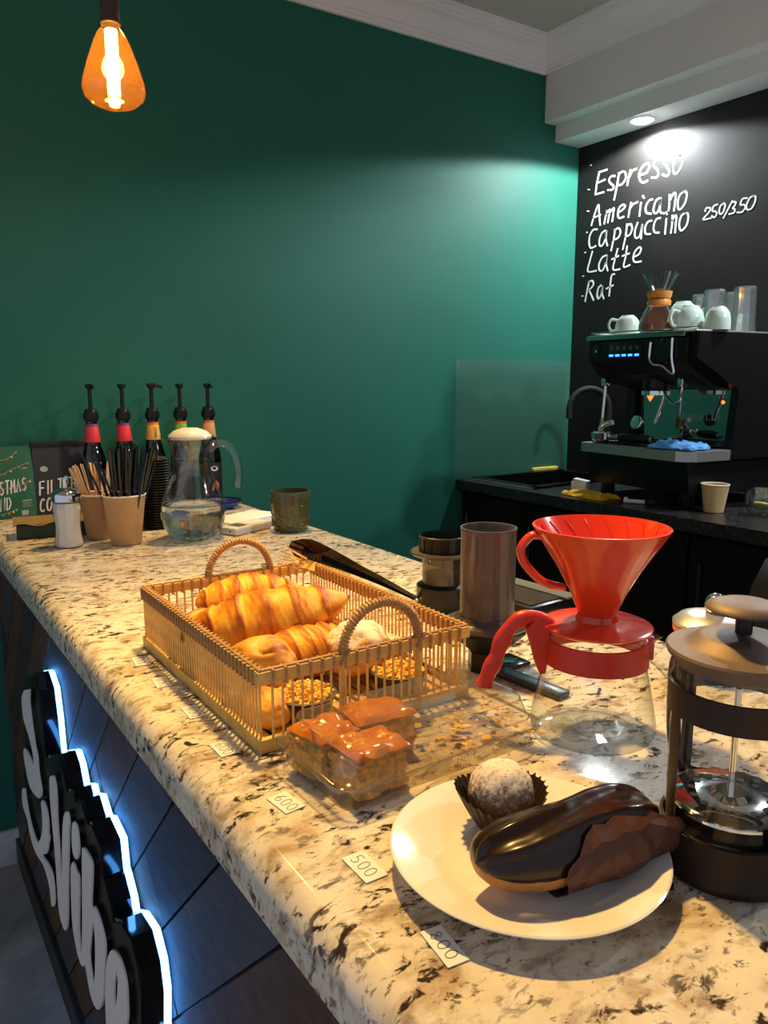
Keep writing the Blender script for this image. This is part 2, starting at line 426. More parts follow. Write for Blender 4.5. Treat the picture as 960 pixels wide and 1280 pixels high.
# ---- traced lettering, in metres on the wall (y, z) and on the bar front (y, z)
CHALK = {"Espresso":[[[2.3827,2.3476],[2.3931,2.3046],[2.3979,2.2639]],[[2.3842,2.3495],[2.3418,2.3513]],[[2.3875,2.3078],[2.3487,2.3144]],[[2.3979,2.2639],[2.3527,2.2652]],[[2.298,2.3174],[2.314,2.3206],[2.3273,2.3102],[2.3216,2.296],[2.3025,2.2793],[2.3058,2.2669],[2.3318,2.2692]],[[2.2766,2.326],[2.2838,2.2784],[2.2962,2.2244]],[[2.2763,2.3208],[2.2564,2.327],[2.2421,2.3139],[2.244,2.2912],[2.2633,2.277],[2.2819,2.2806]],[[2.2195,2.3245],[2.2264,2.298],[2.2312,2.2693]],[[2.2244,2.2976],[2.2093,2.3199],[2.1887,2.3232]],[[2.1655,2.2959],[2.1401,2.2982],[2.1269,2.3178],[2.1361,2.3321],[2.158,2.3268],[2.1743,2.3027],[2.1708,2.2794],[2.1537,2.2645],[2.1335,2.267]],[[2.0801,2.3324],[2.0987,2.334],[2.1069,2.3186],[2.0901,2.3003],[2.0828,2.2841],[2.0899,2.2708],[2.1132,2.2745]],[[2.0317,2.3316],[2.0498,2.3331],[2.059,2.3182],[2.0476,2.3037],[2.0322,2.2811],[2.0419,2.2661],[2.0639,2.2764]],[[1.9843,2.3284],[2.0018,2.3275],[2.0148,2.304],[2.014,2.2774],[2.0032,2.267],[1.9864,2.2789],[1.9766,2.303],[1.98,2.3251],[1.9932,2.3303]]],"Americano":[[[2.4126,2.1413],[2.3982,2.1823],[2.3786,2.2193],[2.3728,2.1835],[2.3642,2.1349]],[[2.4048,2.1699],[2.3652,2.1769]],[[2.3303,2.1871],[2.3373,2.1644],[2.3428,2.137]],[[2.3364,2.1722],[2.315,2.1898],[2.3186,2.1693],[2.3237,2.1383]],[[2.3207,2.1697],[2.2956,2.1918],[2.2974,2.1658],[2.3007,2.14]],[[2.2667,2.1713],[2.2468,2.1784],[2.2374,2.1897],[2.2493,2.1969],[2.2677,2.1871],[2.2731,2.1645],[2.2652,2.1475],[2.2415,2.1489]],[[2.2078,2.1975],[2.2138,2.1677],[2.2176,2.1435]],[[2.2142,2.1729],[2.1975,2.1905],[2.1748,2.1942]],[[2.1582,2.1888],[2.161,2.1639],[2.1632,2.1389]],[[2.1515,2.2128],[2.1445,2.2045]],[[2.1043,2.1918],[2.1199,2.1896],[2.1344,2.1695],[2.1296,2.146],[2.1069,2.1388]],[[2.0732,2.1912],[2.088,2.1815],[2.0957,2.1579],[2.0932,2.14],[2.0786,2.1376],[2.0677,2.1581],[2.0657,2.1899],[2.0658,2.1578],[2.0632,2.1375],[2.0442,2.1295]],[[2.0247,2.1947],[2.0237,2.1653],[2.0252,2.1362]],[[2.0241,2.1702],[2.0069,2.1963],[1.9975,2.1898],[1.9983,2.1608],[2.001,2.1321]],[[1.9625,2.193],[1.9794,2.184],[1.9863,2.1587],[1.9817,2.1361],[1.9698,2.1341],[1.9537,2.153],[1.9481,2.1784],[1.9539,2.1937],[1.9653,2.1911]]],"Cappuccino":[[[2.3799,2.1201],[2.4019,2.1206],[2.419,2.0986],[2.421,2.0687],[2.4102,2.0481],[2.3832,2.0527]],[[2.336,2.1082],[2.3534,2.1],[2.3649,2.0746],[2.3613,2.0514],[2.3448,2.053],[2.3308,2.0806],[2.329,2.1098],[2.3305,2.0752],[2.3201,2.0459]],[[2.2832,2.1056],[2.2879,2.0693],[2.299,2.0228]],[[2.2864,2.1008],[2.2661,2.1084],[2.2547,2.0909],[2.2638,2.0712],[2.2889,2.0641]],[[2.2226,2.1174],[2.2263,2.0711],[2.2379,2.0203]],[[2.2221,2.1095],[2.2057,2.1148],[2.1958,2.0952],[2.2063,2.0735],[2.2275,2.0687]],[[2.1694,2.1143],[2.1796,2.0902],[2.1805,2.0646],[2.1687,2.0552],[2.1544,2.066],[2.1461,2.1056],[2.1486,2.0754],[2.1488,2.0498]],[[2.1018,2.1113],[2.1207,2.1093],[2.132,2.0882],[2.1273,2.0662],[2.1047,2.0614]],[[2.0616,2.1149],[2.08,2.1129],[2.0909,2.0896],[2.0861,2.0662],[2.0639,2.0605]],[[2.0335,2.108],[2.0355,2.0514]],[[2.0371,2.1322],[2.0317,2.1244]],[[2.0069,2.116],[2.0058,2.084],[2.0094,2.0511]],[[2.0083,2.0942],[1.9937,2.1138],[1.9881,2.1032],[1.9895,2.0815],[1.9901,2.0497]],[[1.9479,2.1136],[1.965,2.1092],[1.9737,2.0839],[1.9702,2.0615],[1.9597,2.0536],[1.9416,2.0692],[1.9358,2.0924],[1.9391,2.1122],[1.9507,2.1131]]],"Latte":[[[2.4004,2.0331],[2.4129,1.9934],[2.4218,1.9528],[2.3735,1.9504]],[[2.3227,2.007],[2.3439,2.0015],[2.3604,1.9763],[2.3575,1.9514],[2.3385,1.9493],[2.3245,1.9776],[2.3206,2.0068],[2.3227,1.972],[2.3117,1.9437]],[[2.2644,2.0264],[2.2758,1.9879],[2.2836,1.946],[2.2487,1.9432]],[[2.2932,1.9873],[2.259,1.9965]],[[2.2169,2.0306],[2.2211,1.9919],[2.2286,1.9506],[2.1984,1.9535]],[[2.2383,1.994],[2.2049,2.0003]],[[2.1771,1.9839],[2.1546,1.9914],[2.1461,2.011],[2.1564,2.0175],[2.1752,2.0044],[2.1834,1.9794],[2.1724,1.9625],[2.1428,1.9616]]],"Raf":[[[2.4118,1.9101],[2.4209,1.8719],[2.4297,1.8277]],[[2.4139,1.9075],[2.3932,1.9111],[2.3884,1.8912],[2.4097,1.8737]],[[2.4097,1.8737],[2.3825,1.8285]],[[2.3442,1.8871],[2.3581,1.8774],[2.3638,1.8503],[2.3555,1.833],[2.3418,1.8484],[2.3367,1.8836],[2.337,1.8535],[2.3263,1.8306]],[[2.2754,1.9263],[2.2892,1.9224],[2.2944,1.8932],[2.2981,1.8393]],[[2.3143,1.8706],[2.2796,1.881]]],"dots":[[[2.4329,2.3882],[2.4263,2.3868]],[[2.4414,2.2924],[2.4316,2.2894]],[[2.44,2.2044],[2.4287,2.2019]],[[2.4387,2.1167],[2.4327,2.1159]],[[2.4452,2.0338],[2.4377,2.0334]],[[2.4502,1.9352],[2.4434,1.9356]],[[2.4501,1.8519],[2.444,1.8514]]],"250/350":[[[1.8652,2.1071],[1.8605,2.118],[1.8438,2.1152],[1.8483,2.1019],[1.8714,2.0798],[1.8383,2.0792]],[[1.8157,2.1229],[1.8306,2.1199],[1.8348,2.1043],[1.8209,2.0997],[1.8163,2.0896],[1.8247,2.0794],[1.8361,2.0859]],[[1.7906,2.1222],[1.8033,2.1152],[1.807,2.0951],[1.7983,2.0867],[1.7885,2.0966],[1.7848,2.1166],[1.7923,2.1239]],[[1.7568,2.1254],[1.788,2.0712]],[[1.7564,2.1208],[1.7433,2.1185],[1.7473,2.1056],[1.7536,2.0999],[1.7448,2.0938],[1.7481,2.083],[1.7662,2.0814]],[[1.7005,2.1244],[1.7182,2.1244],[1.7243,2.1062],[1.7098,2.1037],[1.7053,2.0917],[1.717,2.0801],[1.7351,2.0822]],[[1.6758,2.1266],[1.6903,2.1226],[1.7009,2.0999],[1.6972,2.0858],[1.6822,2.0855],[1.67,2.1057],[1.6695,2.1233],[1.6783,2.128]]]}
SIGN = {"swash":[[1.7596,0.8227],[1.7153,0.8534],[1.6447,0.8788],[1.6394,0.8716],[1.6536,0.8374],[1.6315,0.7707],[1.6088,0.7476],[1.6081,0.7086],[1.5887,0.6782],[1.6151,0.6492],[1.6635,0.6276],[1.7381,0.6115],[1.7715,0.6175],[1.8039,0.65],[1.8046,0.6786],[1.774,0.6975],[1.717,0.7049],[1.6754,0.7023],[1.6739,0.7266],[1.7155,0.7502],[1.7624,0.7663],[1.7705,0.798]],"curl":[[1.8866,0.5419],[1.854,0.5662],[1.823,0.5754],[1.8227,0.5496],[1.7867,0.5154],[1.7377,0.5041],[1.7006,0.5111],[1.6533,0.5484],[1.6223,0.5885],[1.6148,0.6293],[1.6182,0.641],[1.5898,0.6629],[1.5562,0.6645],[1.5362,0.639],[1.5531,0.5912],[1.5414,0.6076],[1.5664,0.5621],[1.6043,0.5282],[1.6466,0.507],[1.5933,0.5227],[1.5432,0.5264],[1.5299,0.4937],[1.5424,0.4514],[1.5863,0.4222],[1.5961,0.4626],[1.6478,0.4773],[1.7263,0.4574],[1.7814,0.4543],[1.8198,0.4706],[1.8344,0.4908],[1.89,0.498]],"vee":[[1.4918,0.7514],[1.5024,0.7002],[1.5001,0.651],[1.4963,0.5734],[1.504,0.4771],[1.4832,0.4516],[1.4473,0.454],[1.4103,0.4932],[1.3784,0.5834],[1.3304,0.7182],[1.316,0.7483],[1.332,0.7657],[1.3725,0.7365],[1.4048,0.676],[1.4406,0.5697],[1.436,0.6334],[1.4336,0.6915],[1.4211,0.7567],[1.4381,0.7821],[1.4711,0.7689]],"dot":[[1.2935,0.7648],[1.2637,0.7766],[1.2507,0.7635],[1.251,0.7303],[1.2715,0.7029],[1.2947,0.691],[1.3135,0.6962],[1.3141,0.7269]],"ib":[[1.3111,0.6808],[1.2919,0.6771],[1.2686,0.6666],[1.3008,0.5597],[1.3006,0.5114],[1.2684,0.6152],[1.2362,0.7384],[1.2186,0.7577],[1.1926,0.7654],[1.1563,0.7587],[1.1842,0.6746],[1.1663,0.6865],[1.1385,0.6864],[1.1101,0.6702],[1.1044,0.649],[1.1216,0.5961],[1.1453,0.5302],[1.1731,0.4926],[1.1952,0.4724],[1.2219,0.461],[1.2462,0.4622],[1.2637,0.4779],[1.2753,0.4975],[1.3,0.4792],[1.3346,0.4772],[1.362,0.5053],[1.3673,0.5464],[1.3473,0.6385],[1.3318,0.6668]],"ibhole":[[1.1825,0.644],[1.2142,0.5885],[1.2299,0.5507],[1.2246,0.5234],[1.2156,0.5108],[1.1994,0.5378],[1.1808,0.6041]],"e":[[1.062,0.6806],[1.0255,0.6949],[1.0033,0.6912],[0.9885,0.6758],[0.9877,0.6474],[0.9955,0.6064],[1.0246,0.5595],[1.0559,0.5221],[1.0665,0.5325],[1.076,0.4867],[1.0264,0.5027],[1.0038,0.5248],[0.9965,0.5158],[1.0544,0.4568],[1.1229,0.4215],[1.1442,0.4476],[1.143,0.4872],[1.1374,0.5361],[1.1285,0.5751],[1.1102,0.6231],[1.087,0.6577]],"ehole":[[1.0433,0.6544],[1.0614,0.6234],[1.0699,0.5925],[1.0671,0.5775],[1.0543,0.6009],[1.042,0.6373]]}
SIGN_TOP = [(1.939, 0.8049), (1.6488, 0.9069), (1.5999, 0.8865), (1.5836, 0.8294), (1.5779, 0.7581), (1.4352, 0.8215), (1.4018, 0.8082), (1.3816, 0.7778), (1.3214, 0.8056), (1.3091, 0.7939), (1.2615, 0.8148), (1.2262, 0.7946), (1.1983, 0.807), (1.1401, 0.7985), (1.1329, 0.7496), (1.1263, 0.7481), (1.0977, 0.7229), (1.0929, 0.7048), (1.0433, 0.7333), (0.9908, 0.7395), (0.9608, 0.7111), (0.951, 0.6696), (0.9603, 0.6084), (0.9346, 0.5744)]

# ================================================================== the setting
GY, BX, CZ = 2.5, 2.675, 2.825            # green wall, chalkboard wall, ceiling
S(O('floor', B(-1.8, 2.8, -1.6, 2.62, -.06, 0), 'stone_floor'))
S(O('wall_back', B(-1.8, 2.8, GY, GY+.12, 0, 2.95), 'green_paint'))
wall_r = S(O('wall_right', B(BX, BX+.12, -1.6, GY, 0, 2.95), 'chalkboard'))
S(O('ceiling', B(-1.8, 2.8, -1.6, GY, CZ, CZ+.08), 'ceiling_paint'))
S(O('baseboard_back', B(-1.8, .30, GY-.018, GY-.0005, 0.0005, .115, .004), 'white_wood'))
sof = S(O('trim_1', B(2.462, BX-.0005, -1.6, GY-.0005, 2.534, CZ-.0005, .006), 'white_plaster'))
O('lower_step', B(2.528, BX-.0005, -1.6, GY-.0005, 2.47, 2.5345, .003), 'white_plaster', sof)
# crown moulding profile: (out from wall, height below ceiling)
CP = [(0, -.110), (.012, -.110), (.014, -.100), (.020, -.098), (.022, -.088), (.028, -.086), (.030, -.076), (.034, -.066), (.044, -.050), (.060, -.038),
      (.076, -.032), (.078, -.024), (.086, -.022), (.088, -.012), (.098, -.010), (.100, 0), (0, 0)]
mb = MB(); mb.prism(CP, lambda u, v, d: (d, GY - .0005 - u, CZ - .0005 + v), -1.8, 2.47)
S(O('trim_2', mb, 'white_plaster', angle=25))
mb = MB(); mb.prism(CP, lambda u, v, d: (2.4615 - u, d, CZ - .0005 + v), -1.6, GY - .0005)
S(O('trim_3', mb, 'white_plaster', angle=25))
# chalk lettering on the black wall
for word, strokes in CHALK.items():
    mb = MB()
    for st in strokes:
        p = smooth_path([(a, b, 0) for a, b in st], 5) if len(st) > 3 else [Vector((a, b, 0)) for a, b in st]
        mb.ribbon([(q.x, q.y) for q in p], .0055 if word == '250/350' else .0045 if word == 'dots' else .0070, lambda u, v, d: (BX - d, u, v), -.0005, .0012)
    o = O('chalk_lettering', mb, 'chalk', wall_r, angle=0)
    if word != 'dots': o['label'] = 'white handwritten chalk lettering reading ' + word
    else: o['label'] = 'small chalk dashes in a column'
# recessed soffit spots
for i, (x, y) in enumerate(SOFFIT_SPOTS[:1]):
    t = T('ceiling_spotlight', 'round recessed spotlight glowing white in the soffit', 'spotlight', (x, y, 2.47))
    O('ring', L([(.036, -.001), (.036, -.005), (.047, -.005), (.049, -.001)], 32), 'white_plaster', t)
    O('diffuser', L([(0, -.016), (.018, -.015), (.031, -.010), (.036, -.003)], 32), 'led_white', t)
for i, (x, y) in enumerate(SOFFIT_SPOTS[1:]):
    t = T('ceiling_spotlight', 'further recessed soffit spotlight beyond the right frame edge', 'spotlight', (x, y, 2.47), group='soffit spotlights out of view')
    O('ring', L([(.036, -.001), (.036, -.005), (.047, -.005), (.049, -.001)], 32), 'white_plaster', t)
    O('diffuser', L([(0, -.016), (.018, -.015), (.031, -.010), (.036, -.003)], 32), 'led_white', t)

# ================================================================== bar: worktop, base, sign
SLX0, SLX1, ZT, ZB = .240, 1.0, 1.10, 1.052
bm = bmesh.new(); bmesh.ops.create_cube(bm, size=1)
for v in bm.verts: v.co = Vector(((SLX0+SLX1)/2 + v.co.x*(SLX1-SLX0), .95 + v.co.y*3.098, (ZT+ZB)/2 + v.co.z*(ZT-ZB)))
ed = [e for e in bm.edges if all(abs(v.co.x - SLX0) < 1e-4 for v in e.verts) and abs(e.verts[0].co.y - e.verts[1].co.y) > 1]
bmesh.ops.bevel(bm, geom=[e for e in ed if e.verts[0].co.z > 1.08], offset=.027, segments=6, affect='EDGES', profile=.5)
ed = [e for e in bm.edges if all(abs(v.co.x - SLX1) < 1e-4 for v in e.verts) and abs(e.verts[0].co.y - e.verts[1].co.y) > 1]
bmesh.ops.bevel(bm, geom=ed, offset=.008, segments=3, affect='EDGES', profile=.5)
tag(O('granite_worktop', MB().bm(bm), 'granite_pale', angle=50), 'long pale speckled granite bar worktop with rounded front edge', 'worktop')
base = T('bar_base', 'bar front of diagonal slate planks below the granite worktop', 'bar', (0, 0, 0))
O('body', B(.2975, .96, -.58, 2.497, .001, 1.0515), 'base_board', base)
O('kick_board', B(.276, .2975, -.58, 2.497, .001, .085, .003), 'base_board', base)
def clip(poly, f):
    out = []
    for i in range(len(poly)):
        a, b2 = poly[i], poly[(i+1) % len(poly)]; fa, fb = f(a), f(b2)
        if fa >= 0: out.append(a)
        if (fa >= 0) != (fb >= 0):
            t = fa/(fa-fb); out.append((a[0]+(b2[0]-a[0])*t, a[1]+(b2[1]-a[1])*t))
    return out
k = -14
rp = random.Random(5)
while True:
    c0 = 1.572 + k*.155
    if c0 > 3.6: break
    if c0 > -.9:
        s0 = -3.0 - rp.random()*.5
        while s0 < 4:
            ln = rp.uniform(.62, 1.1)
            g = .003
            # u = Y+z , w = Y-z
            quad = [((u+w)/2, (u-w)/2) for u, w in ((c0+g, s0+g), (c0+.155-g, s0+g), (c0+.155-g, s0+2*ln-g), (c0+g, s0+2*ln-g))]
            for f in (lambda p: p[0]+.578, lambda p: 2.496-p[0], lambda p: p[1]-.0865, lambda p: 1.0505-p[1]):
                quad = clip(quad, f) if len(quad) > 2 else []
            if len(quad) > 2:
                d = rp.uniform(0, .003); xt = rp.uniform(-.0012, .0012)
                mb = MB(); mb.prism(quad, lambda u, v, e, xt=xt: (e, u, v), .2865 + d, .2974)
                O('plank', mb, ('slate_grey' if k % 2 == 0 else 'slate_brown') if rp.random() < .8 else 'slate_dark', base, angle=0)
            s0 += 2*ln
    k += 1
# illuminated sign
def plane(u, v, d): return (d, u, v)
sign = T('illuminated_sign', 'halo-lit sign of white script letters on a black box', 'sign', (0, 0, 0))
low = [(.93, .50), (1.0, .42), (1.10, .395), (1.165, .44), (1.21, .435), (1.29, .455), (1.37, .46), (1.41, .43), (1.48, .425), (1.52, .42), (1.60, .395), (1.63, .45), (1.74, .43), (1.85, .455), (1.92, .50), (1.91, .58), (1.83, .61), (1.85, .69), (1.80, .75), (1.80, .83), (1.74, .875)]
outline = SIGN_TOP[1:] + low
def smooth_closed(poly, n=4):
    k = len(poly); out = []
    for i in range(k):
        p0, p1, p2, p3 = [Vector(poly[(i+j) % k]) for j in (-1, 0, 1, 2)]
        for q in range(n):
            t = q/n; w = .5*((2*p1) + (p2-p0)*t + (2*p0-5*p1+4*p2-p3)*t*t + (3*p1-p0-3*p2+p3)*t**3); out.append((w.x, w.y))
    return out
def inset(poly, d):
    n = len(poly); area = sum(poly[i][0]*poly[(i+1) % n][1]-poly[(i+1) % n][0]*poly[i][1] for i in range(n)); sg = 1 if area > 0 else -1
    out = []
    for i in range(n):
        t = Vector(poly[(i+1) % n]) - Vector(poly[i-1]); t.normalize(); out.append((poly[i][0] - t.y*d*sg, poly[i][1] + t.x*d*sg))
    return out
mb = MB(); mb.prism(outline, plane, .2435, .2715); O('box', mb, 'black_gloss', sign, angle=20)
mb = MB(); mb.prism(inset(outline, .006), plane, .2415, .2436); O('front_plate', mb, 'black_plastic', sign, angle=20)
for key in ('swash', 'curl', 'vee', 'dot', 'ib', 'e'):
    mb = MB(); hs = [smooth_closed(SIGN[key + 'hole'])] if key + 'hole' in SIGN else []; face = smooth_closed(SIGN[key])
    mb.prism(inset(face, .0035), plane, .2315, .2340, hs); o = O('letter', mb, 'sign_white', sign, angle=20)
    mb = MB(); mb.prism(inset(face, .0015), plane, .2340, .2414, hs); O('letter_edge', mb, 'black_gloss', o, angle=20)
ring = inset(outline, .005)
mb = MB(); mb.tube([(.2775, u, v) for u, v in ring], .0058, 6, closed=True); O('led_strip', mb, 'led_halo', sign, recalc=True)
for u, v in ((1.0, .65), (1.35, .6), (1.7, .6)): O('standoff', Tb([(.266, u, v), (.2862, u, v)], .006), 'steel', sign)

# ================================================================== back counter
bc = T('back_cabinet', 'black cabinet run below the dark worktop along the chalkboard wall', 'cabinet', (0, 0, 0))
O('body', MB().box(2.066, BX-.001, -.9, 2.105, .001, 1.044).box(2.066, BX-.001, 2.105, 2.497, .001, .90).box(2.066, 2.085, 2.105, 2.497, .90, 1.044), 'dark_cabinet', bc)
y = 2.49
while y > -.85:
    dr = O('door', B(2.050, 2.0655, y-.355, y-.005, .1, 1.03, .003), 'dark_cabinet', bc)
    O('handle', Tb([(2.035, y-.05, .80), (2.035, y-.05, .95)], .005), 'dark_steel', dr); y -= .36
wt = MB()     # worktop with a cut-out for the sink
x0, x1, ya, yb, zt = 2.025, BX-.001, -.9, 2.498, 1.085
wt.box(x0, x1, ya, 2.115, 1.045, zt); wt.box(x0, 2.09, 2.115, 2.45, 1.045, zt); wt.box(2.59, x1, 2.115, 2.45, 1.045, zt); wt.box(x0, x1, 2.45, yb, 1.045, zt)
tag(O('back_worktop', wt, 'granite_black'), 'black speckled stone worktop under the espresso machine', 'worktop')
sk = T('sink', 'square black sink set into the dark worktop by the green wall', 'sink', (2.34, 2.2825, 1.085))
mb = MB()
for a in ((-.262, -.235, -.18, .18), (.235, .262, -.18, .18), (-.262, .262, -.18, -.155), (-.262, .262, .155, .18)): mb.box(a[0], a[1], a[2], a[3], 0.0005, .011, .003)
O('rim', mb, 'black_gloss', sk)
mb = MB()
for a in ((-.246, -.234, -.163, .163, -.15, .004), (.234, .246, -.163, .163, -.15, .004), (-.246, .246, -.163, -.154, -.15, .004), (-.246, .246, .154, .163, -.15, .004), (-.246, .246, -.163, .163, -.155, -.145)): mb.box(*a)
O('basin', mb, 'black_plastic', sk)
O('edge_strip', B(-.268, -.262, -.18, .18, .0005, .006), 'steel', sk)
tp = T('kitchen_tap', 'matt black gooseneck tap behind the sink', 'tap', (2.635, 2.235, 1.085))
u = Vector((-.85, .53, 0)).normalized()
O('base', L([(0, 0), (.024, 0), (.024, .02), (.015, .026), (0, .026)], 20), 'black_plastic', tp)
pts = [(0, 0, .02), (0, 0, .28)] + [tuple(u*(.085 - .085*cos(a)) + Vector((0, 0, .285 + .085*sin(a)))) for a in [pi*i/12 for i in range(13)]] + [tuple(u*.17 + Vector((0, 0, .245)))]
O('spout', Tb(pts, .0125, 12), 'black_matt', tp)
O('lever', Tb([(0, -.015, .05), (0, -.045, .075)], .006), 'black_plastic', tp)
sg = tag(O('splash_screen', B(2.0, 2.648, 2.4765, 2.4805, 1.0955, 1.572, .0008), 'screen_plastic'), 'clear plastic splash screen standing against the green wall by the sink', 'screen')
# cloths, sponge, little things by the machine
def cloth(name, w, d, h, seed, mat, label, cat, loc, rz, amp=.006, n=18):
    rr = random.Random(seed); ox = rr.uniform(0, 50); vs = []; fs = []
    def top(i, j):
        x, y = (i/n-.5), (j/n-.5)
        e = max(0, 1-(max(abs(x), abs(y))*2)**6)
        z = h*(.35+.65*e)*(.7+.6*noise.noise(Vector((x*5+ox, y*5, 0)))) + amp*noise.noise(Vector((x*11+ox, y*9, 3)))
        wob = 1+.18*noise.noise(Vector((x*3+ox, y*3, 9)))
        return (x*w*wob, y*d*wob, max(.0025, z))
    for j in range(n+1):
        for i in range(n+1): vs.append(top(i, j))
    for j in range(n+1):
        for i in range(n+1): p = vs[j*(n+1)+i]; vs.append((p[0], p[1], .0006))
    K = (n+1)**2
    for j in range(n):
        for i in range(n):
            a = j*(n+1)+i; fs.append((a, a+1, a+n+2, a+n+1)); fs.append((a+K, a+n+1+K, a+n+2+K, a+1+K))
    rim = [i for i in range(n+1)] + [j*(n+1)+n for j in range(1, n+1)] + [n*(n+1)+i for i in range(n-1, -1, -1)] + [j*(n+1) for j in range(n-1, 0, -1)]
    for i in range(len(rim)):
        a, b2 = rim[i], rim[(i+1) % len(rim)]; fs.append((a, a+K, b2+K, b2))
    o = O(name, MB().add(vs, fs), mat); o.location = loc; o.rotation_euler = (0, 0, R(rz)); return tag(o, label, cat)
cloth('cleaning_cloth', .10, .19, .022, 3, 'yellow_cloth', 'crumpled yellow cleaning cloth lying at the edge of the dark worktop', 'cloth', (2.115, 1.865, 1.0855), 0)
sp = O('sponge', B(-.028, .028, -.075, .075, 0, .014, .005), 'yellow_sponge'); sp.location = (2.50, 2.4635, 1.0965)
sp.scale = (.3, 1, 1); sp.rotation_euler = (0, 0, R(90)); tag(sp, 'flat yellow sponge on the sink rim by the green wall', 'sponge')
wb = T('cleaning_brush', 'small cleaning brush with white handle lying below the espresso machine', 'brush', (2.125, 1.66, 1.0855), -60)
O('handle', Tb([(-.035, 0, .008), (.02, 0, .008)], .007, 10), 'white_plastic', wb); O('collar', Tb([(-.047, 0, .011), (-.035, 0, .010)], .0105, 12), 'porcelain', wb)
O('bristles', Tb([(.02, 0, .008), (.05, 0, .010)], [.007, .010], 10), 'black_matt', wb)
wbx = T('tissue_packet', 'small white crumpled packet behind the yellow cloth', 'packet', (2.20, 1.985, 1.0855), 20)
O('wrapper', B(-.018, .018, -.03, .03, 0, .036, .006), 'paper_white', wbx); O('flap', B(-.016, .016, -.028, .028, .0355, .043, .003, M4=Matrix.Rotation(R(8), 4, 'X')), 'paper_white', wbx)
# paper cup and double-wall glass on the worktop
def paper_cup(t, rb, rt, h, mat, ripple=0):
    n = 96 if ripple else 40
    rf = (lambda a, z: 1 + ripple*sin(a*30 + z*140)) if ripple else None
    O('wall', L([(rb*.94, .004), (rb, .001), (rb + (rt-rb)*.33, h*.33), (rb + (rt-rb)*.66, h*.66), (rt, h-.003), (rt-.002, h-.003), (rb-.001, .006), (0, .006)], n, rfun=rf), mat, t)
    O('rim', L([(rt + .0022*cos(a), h - .001 + .0022*sin(a)) for a in [tau*i/8 for i in range(8)]], 40, closed=True), 'cup_white', t)
t = T('paper_cup', 'ribbed kraft paper cup on the dark worktop below the espresso machine', 'cup', (2.195, 1.43, 1.0855)); paper_cup(t, .029, .041, .088, 'kraft_light', .012)
t = T('double_wall_glass', 'double-walled glass cup with a yellow lemon slice on the dark worktop', 'glass_jug', (2.262, 1.315, 1.0855))
O('outer_wall', L([(0, .001), (.026, .001), (.038, .012), (.047, .032), (.049, .05), (.046, .068), (.042, .080)], 40), 'glass_jug', t)
O('inner_wall', L([(.042, .080), (.039, .066), (.037, .045), (.030, .028), (.016, .020), (0, .019)], 40), 'glass_jug', t)
tag(O('lemon_slice', L([(0, .0), (.022, .0), (.025, .004), (.022, .008), (0, .009)], 24, M4=Matrix.Translation((2.266, 1.315, 1.116)) @ Matrix.Rotation(R(14), 4, 'Y')), 'lemon'), 'yellow lemon slice inside the double-walled glass', 'lemon')
# power cord behind
tag(O('power_cord', Tb(smooth_path([(2.30, 1.46, 1.092), (2.40, 1.42, 1.094), (2.47, 1.36, 1.13), (2.53, 1.30, 1.135), (2.60, 1.22, 1.10), (2.66, 1.18, 1.09)], 6), .0045, 8), 'black_gloss'), 'looping black power cord on the worktop beside the espresso machine', 'cord')

# ================================================================== espresso machine
em = T('espresso_machine', 'black one-group espresso machine with steel drip tray and blue-lit buttons', 'coffee machine', (2.10, 1.47, 1.0855), -5.5)
WID = .47
for x in (.08, .43):
    for y in (.06, .41): O('foot', L([(0, 0), (.022, 0), (.026, .006), (.022, .05), (0, .05)], 20, M4=Matrix.Translation((x, y, 0))), 'black_plastic', em)
mb = MB(); mb.prism([(.035, .05), (.50, .05), (.515, .155), (.015, .155)], lambda u, v, d: (u, d, v), .012, WID-.012); O('base', mb, 'black_plastic', em, angle=30)
# tray: chamfered steel slab
tp_ = [(.0, .045), (.045, .0), (.20, .0), (.20, WID), (.0, WID)]
mb = MB(); mb.prism(tp_, lambda u, v, d: (u, v, d), .155, .187); tr = O('drip_tray', mb, 'steel', em, angle=25)
for i in range(9): O('grate_bar', B(.02+.018*i, .028+.018*i, .03, WID-.03, .187, .1895), 'dark_steel', tr)
side = [(.02, .552), (.016, .475), (.195, .385), (.215, .375), (.195, .156), (.505, .156), (.53, .50), (.50, .552)]
for yy in (0.0, WID-.028):
    mb = MB(); mb.prism(side, lambda u, v, d: (u, d, v), yy, yy+.028); O('side_panel', mb, 'black_plastic', em, angle=25)
mb = MB(); mb.prism([(.025, .545), (.0, .535), (-.002, .47), (.035, .425), (.10, .395), (.22, .375), (.5, .375), (.5, .545)], lambda u, v, d: (u, d, v), .0285, WID-.0285); hd = O('head', mb, 'black_plastic', em, angle=25)
O('back_body', B(.245, .50, .0285, WID-.0285, .156, .375), 'black_plastic', em)
tpn = O('top_tray', B(.01, .515, .004, WID-.004, .5525, .558, .001), 'steel', em)
O('top_rail', Tb([(.02, .008, .566), (.02, WID-.008, .566), (.50, WID-.008, .566)], .003, 8), 'chrome', tpn)
O('front_rim', B(.0, .012, .04, WID-.002, .540, .556, .002), 'mirror_steel', em)
mp = O('mirror_panel', B(.240, .2445, .045, WID-.045, .19, .374), 'mirror_steel', em)
O('logo_emblem', MB().prism([(.365, .355), (.405, .355), (.385, .330)], lambda u, v, d: (d, u, v), .2385, .2402), 'led_red', mp)
mb = MB(); text_strokes(mb, 'SIMONELLI', -.26, .275, .016, .017, .006, .0022, lambda u, v, d: (.2402-d, -u, v), 0, .001)
O('lettering', mb, 'steel', mp, angle=0)['label'] = 'raised metal maker lettering'
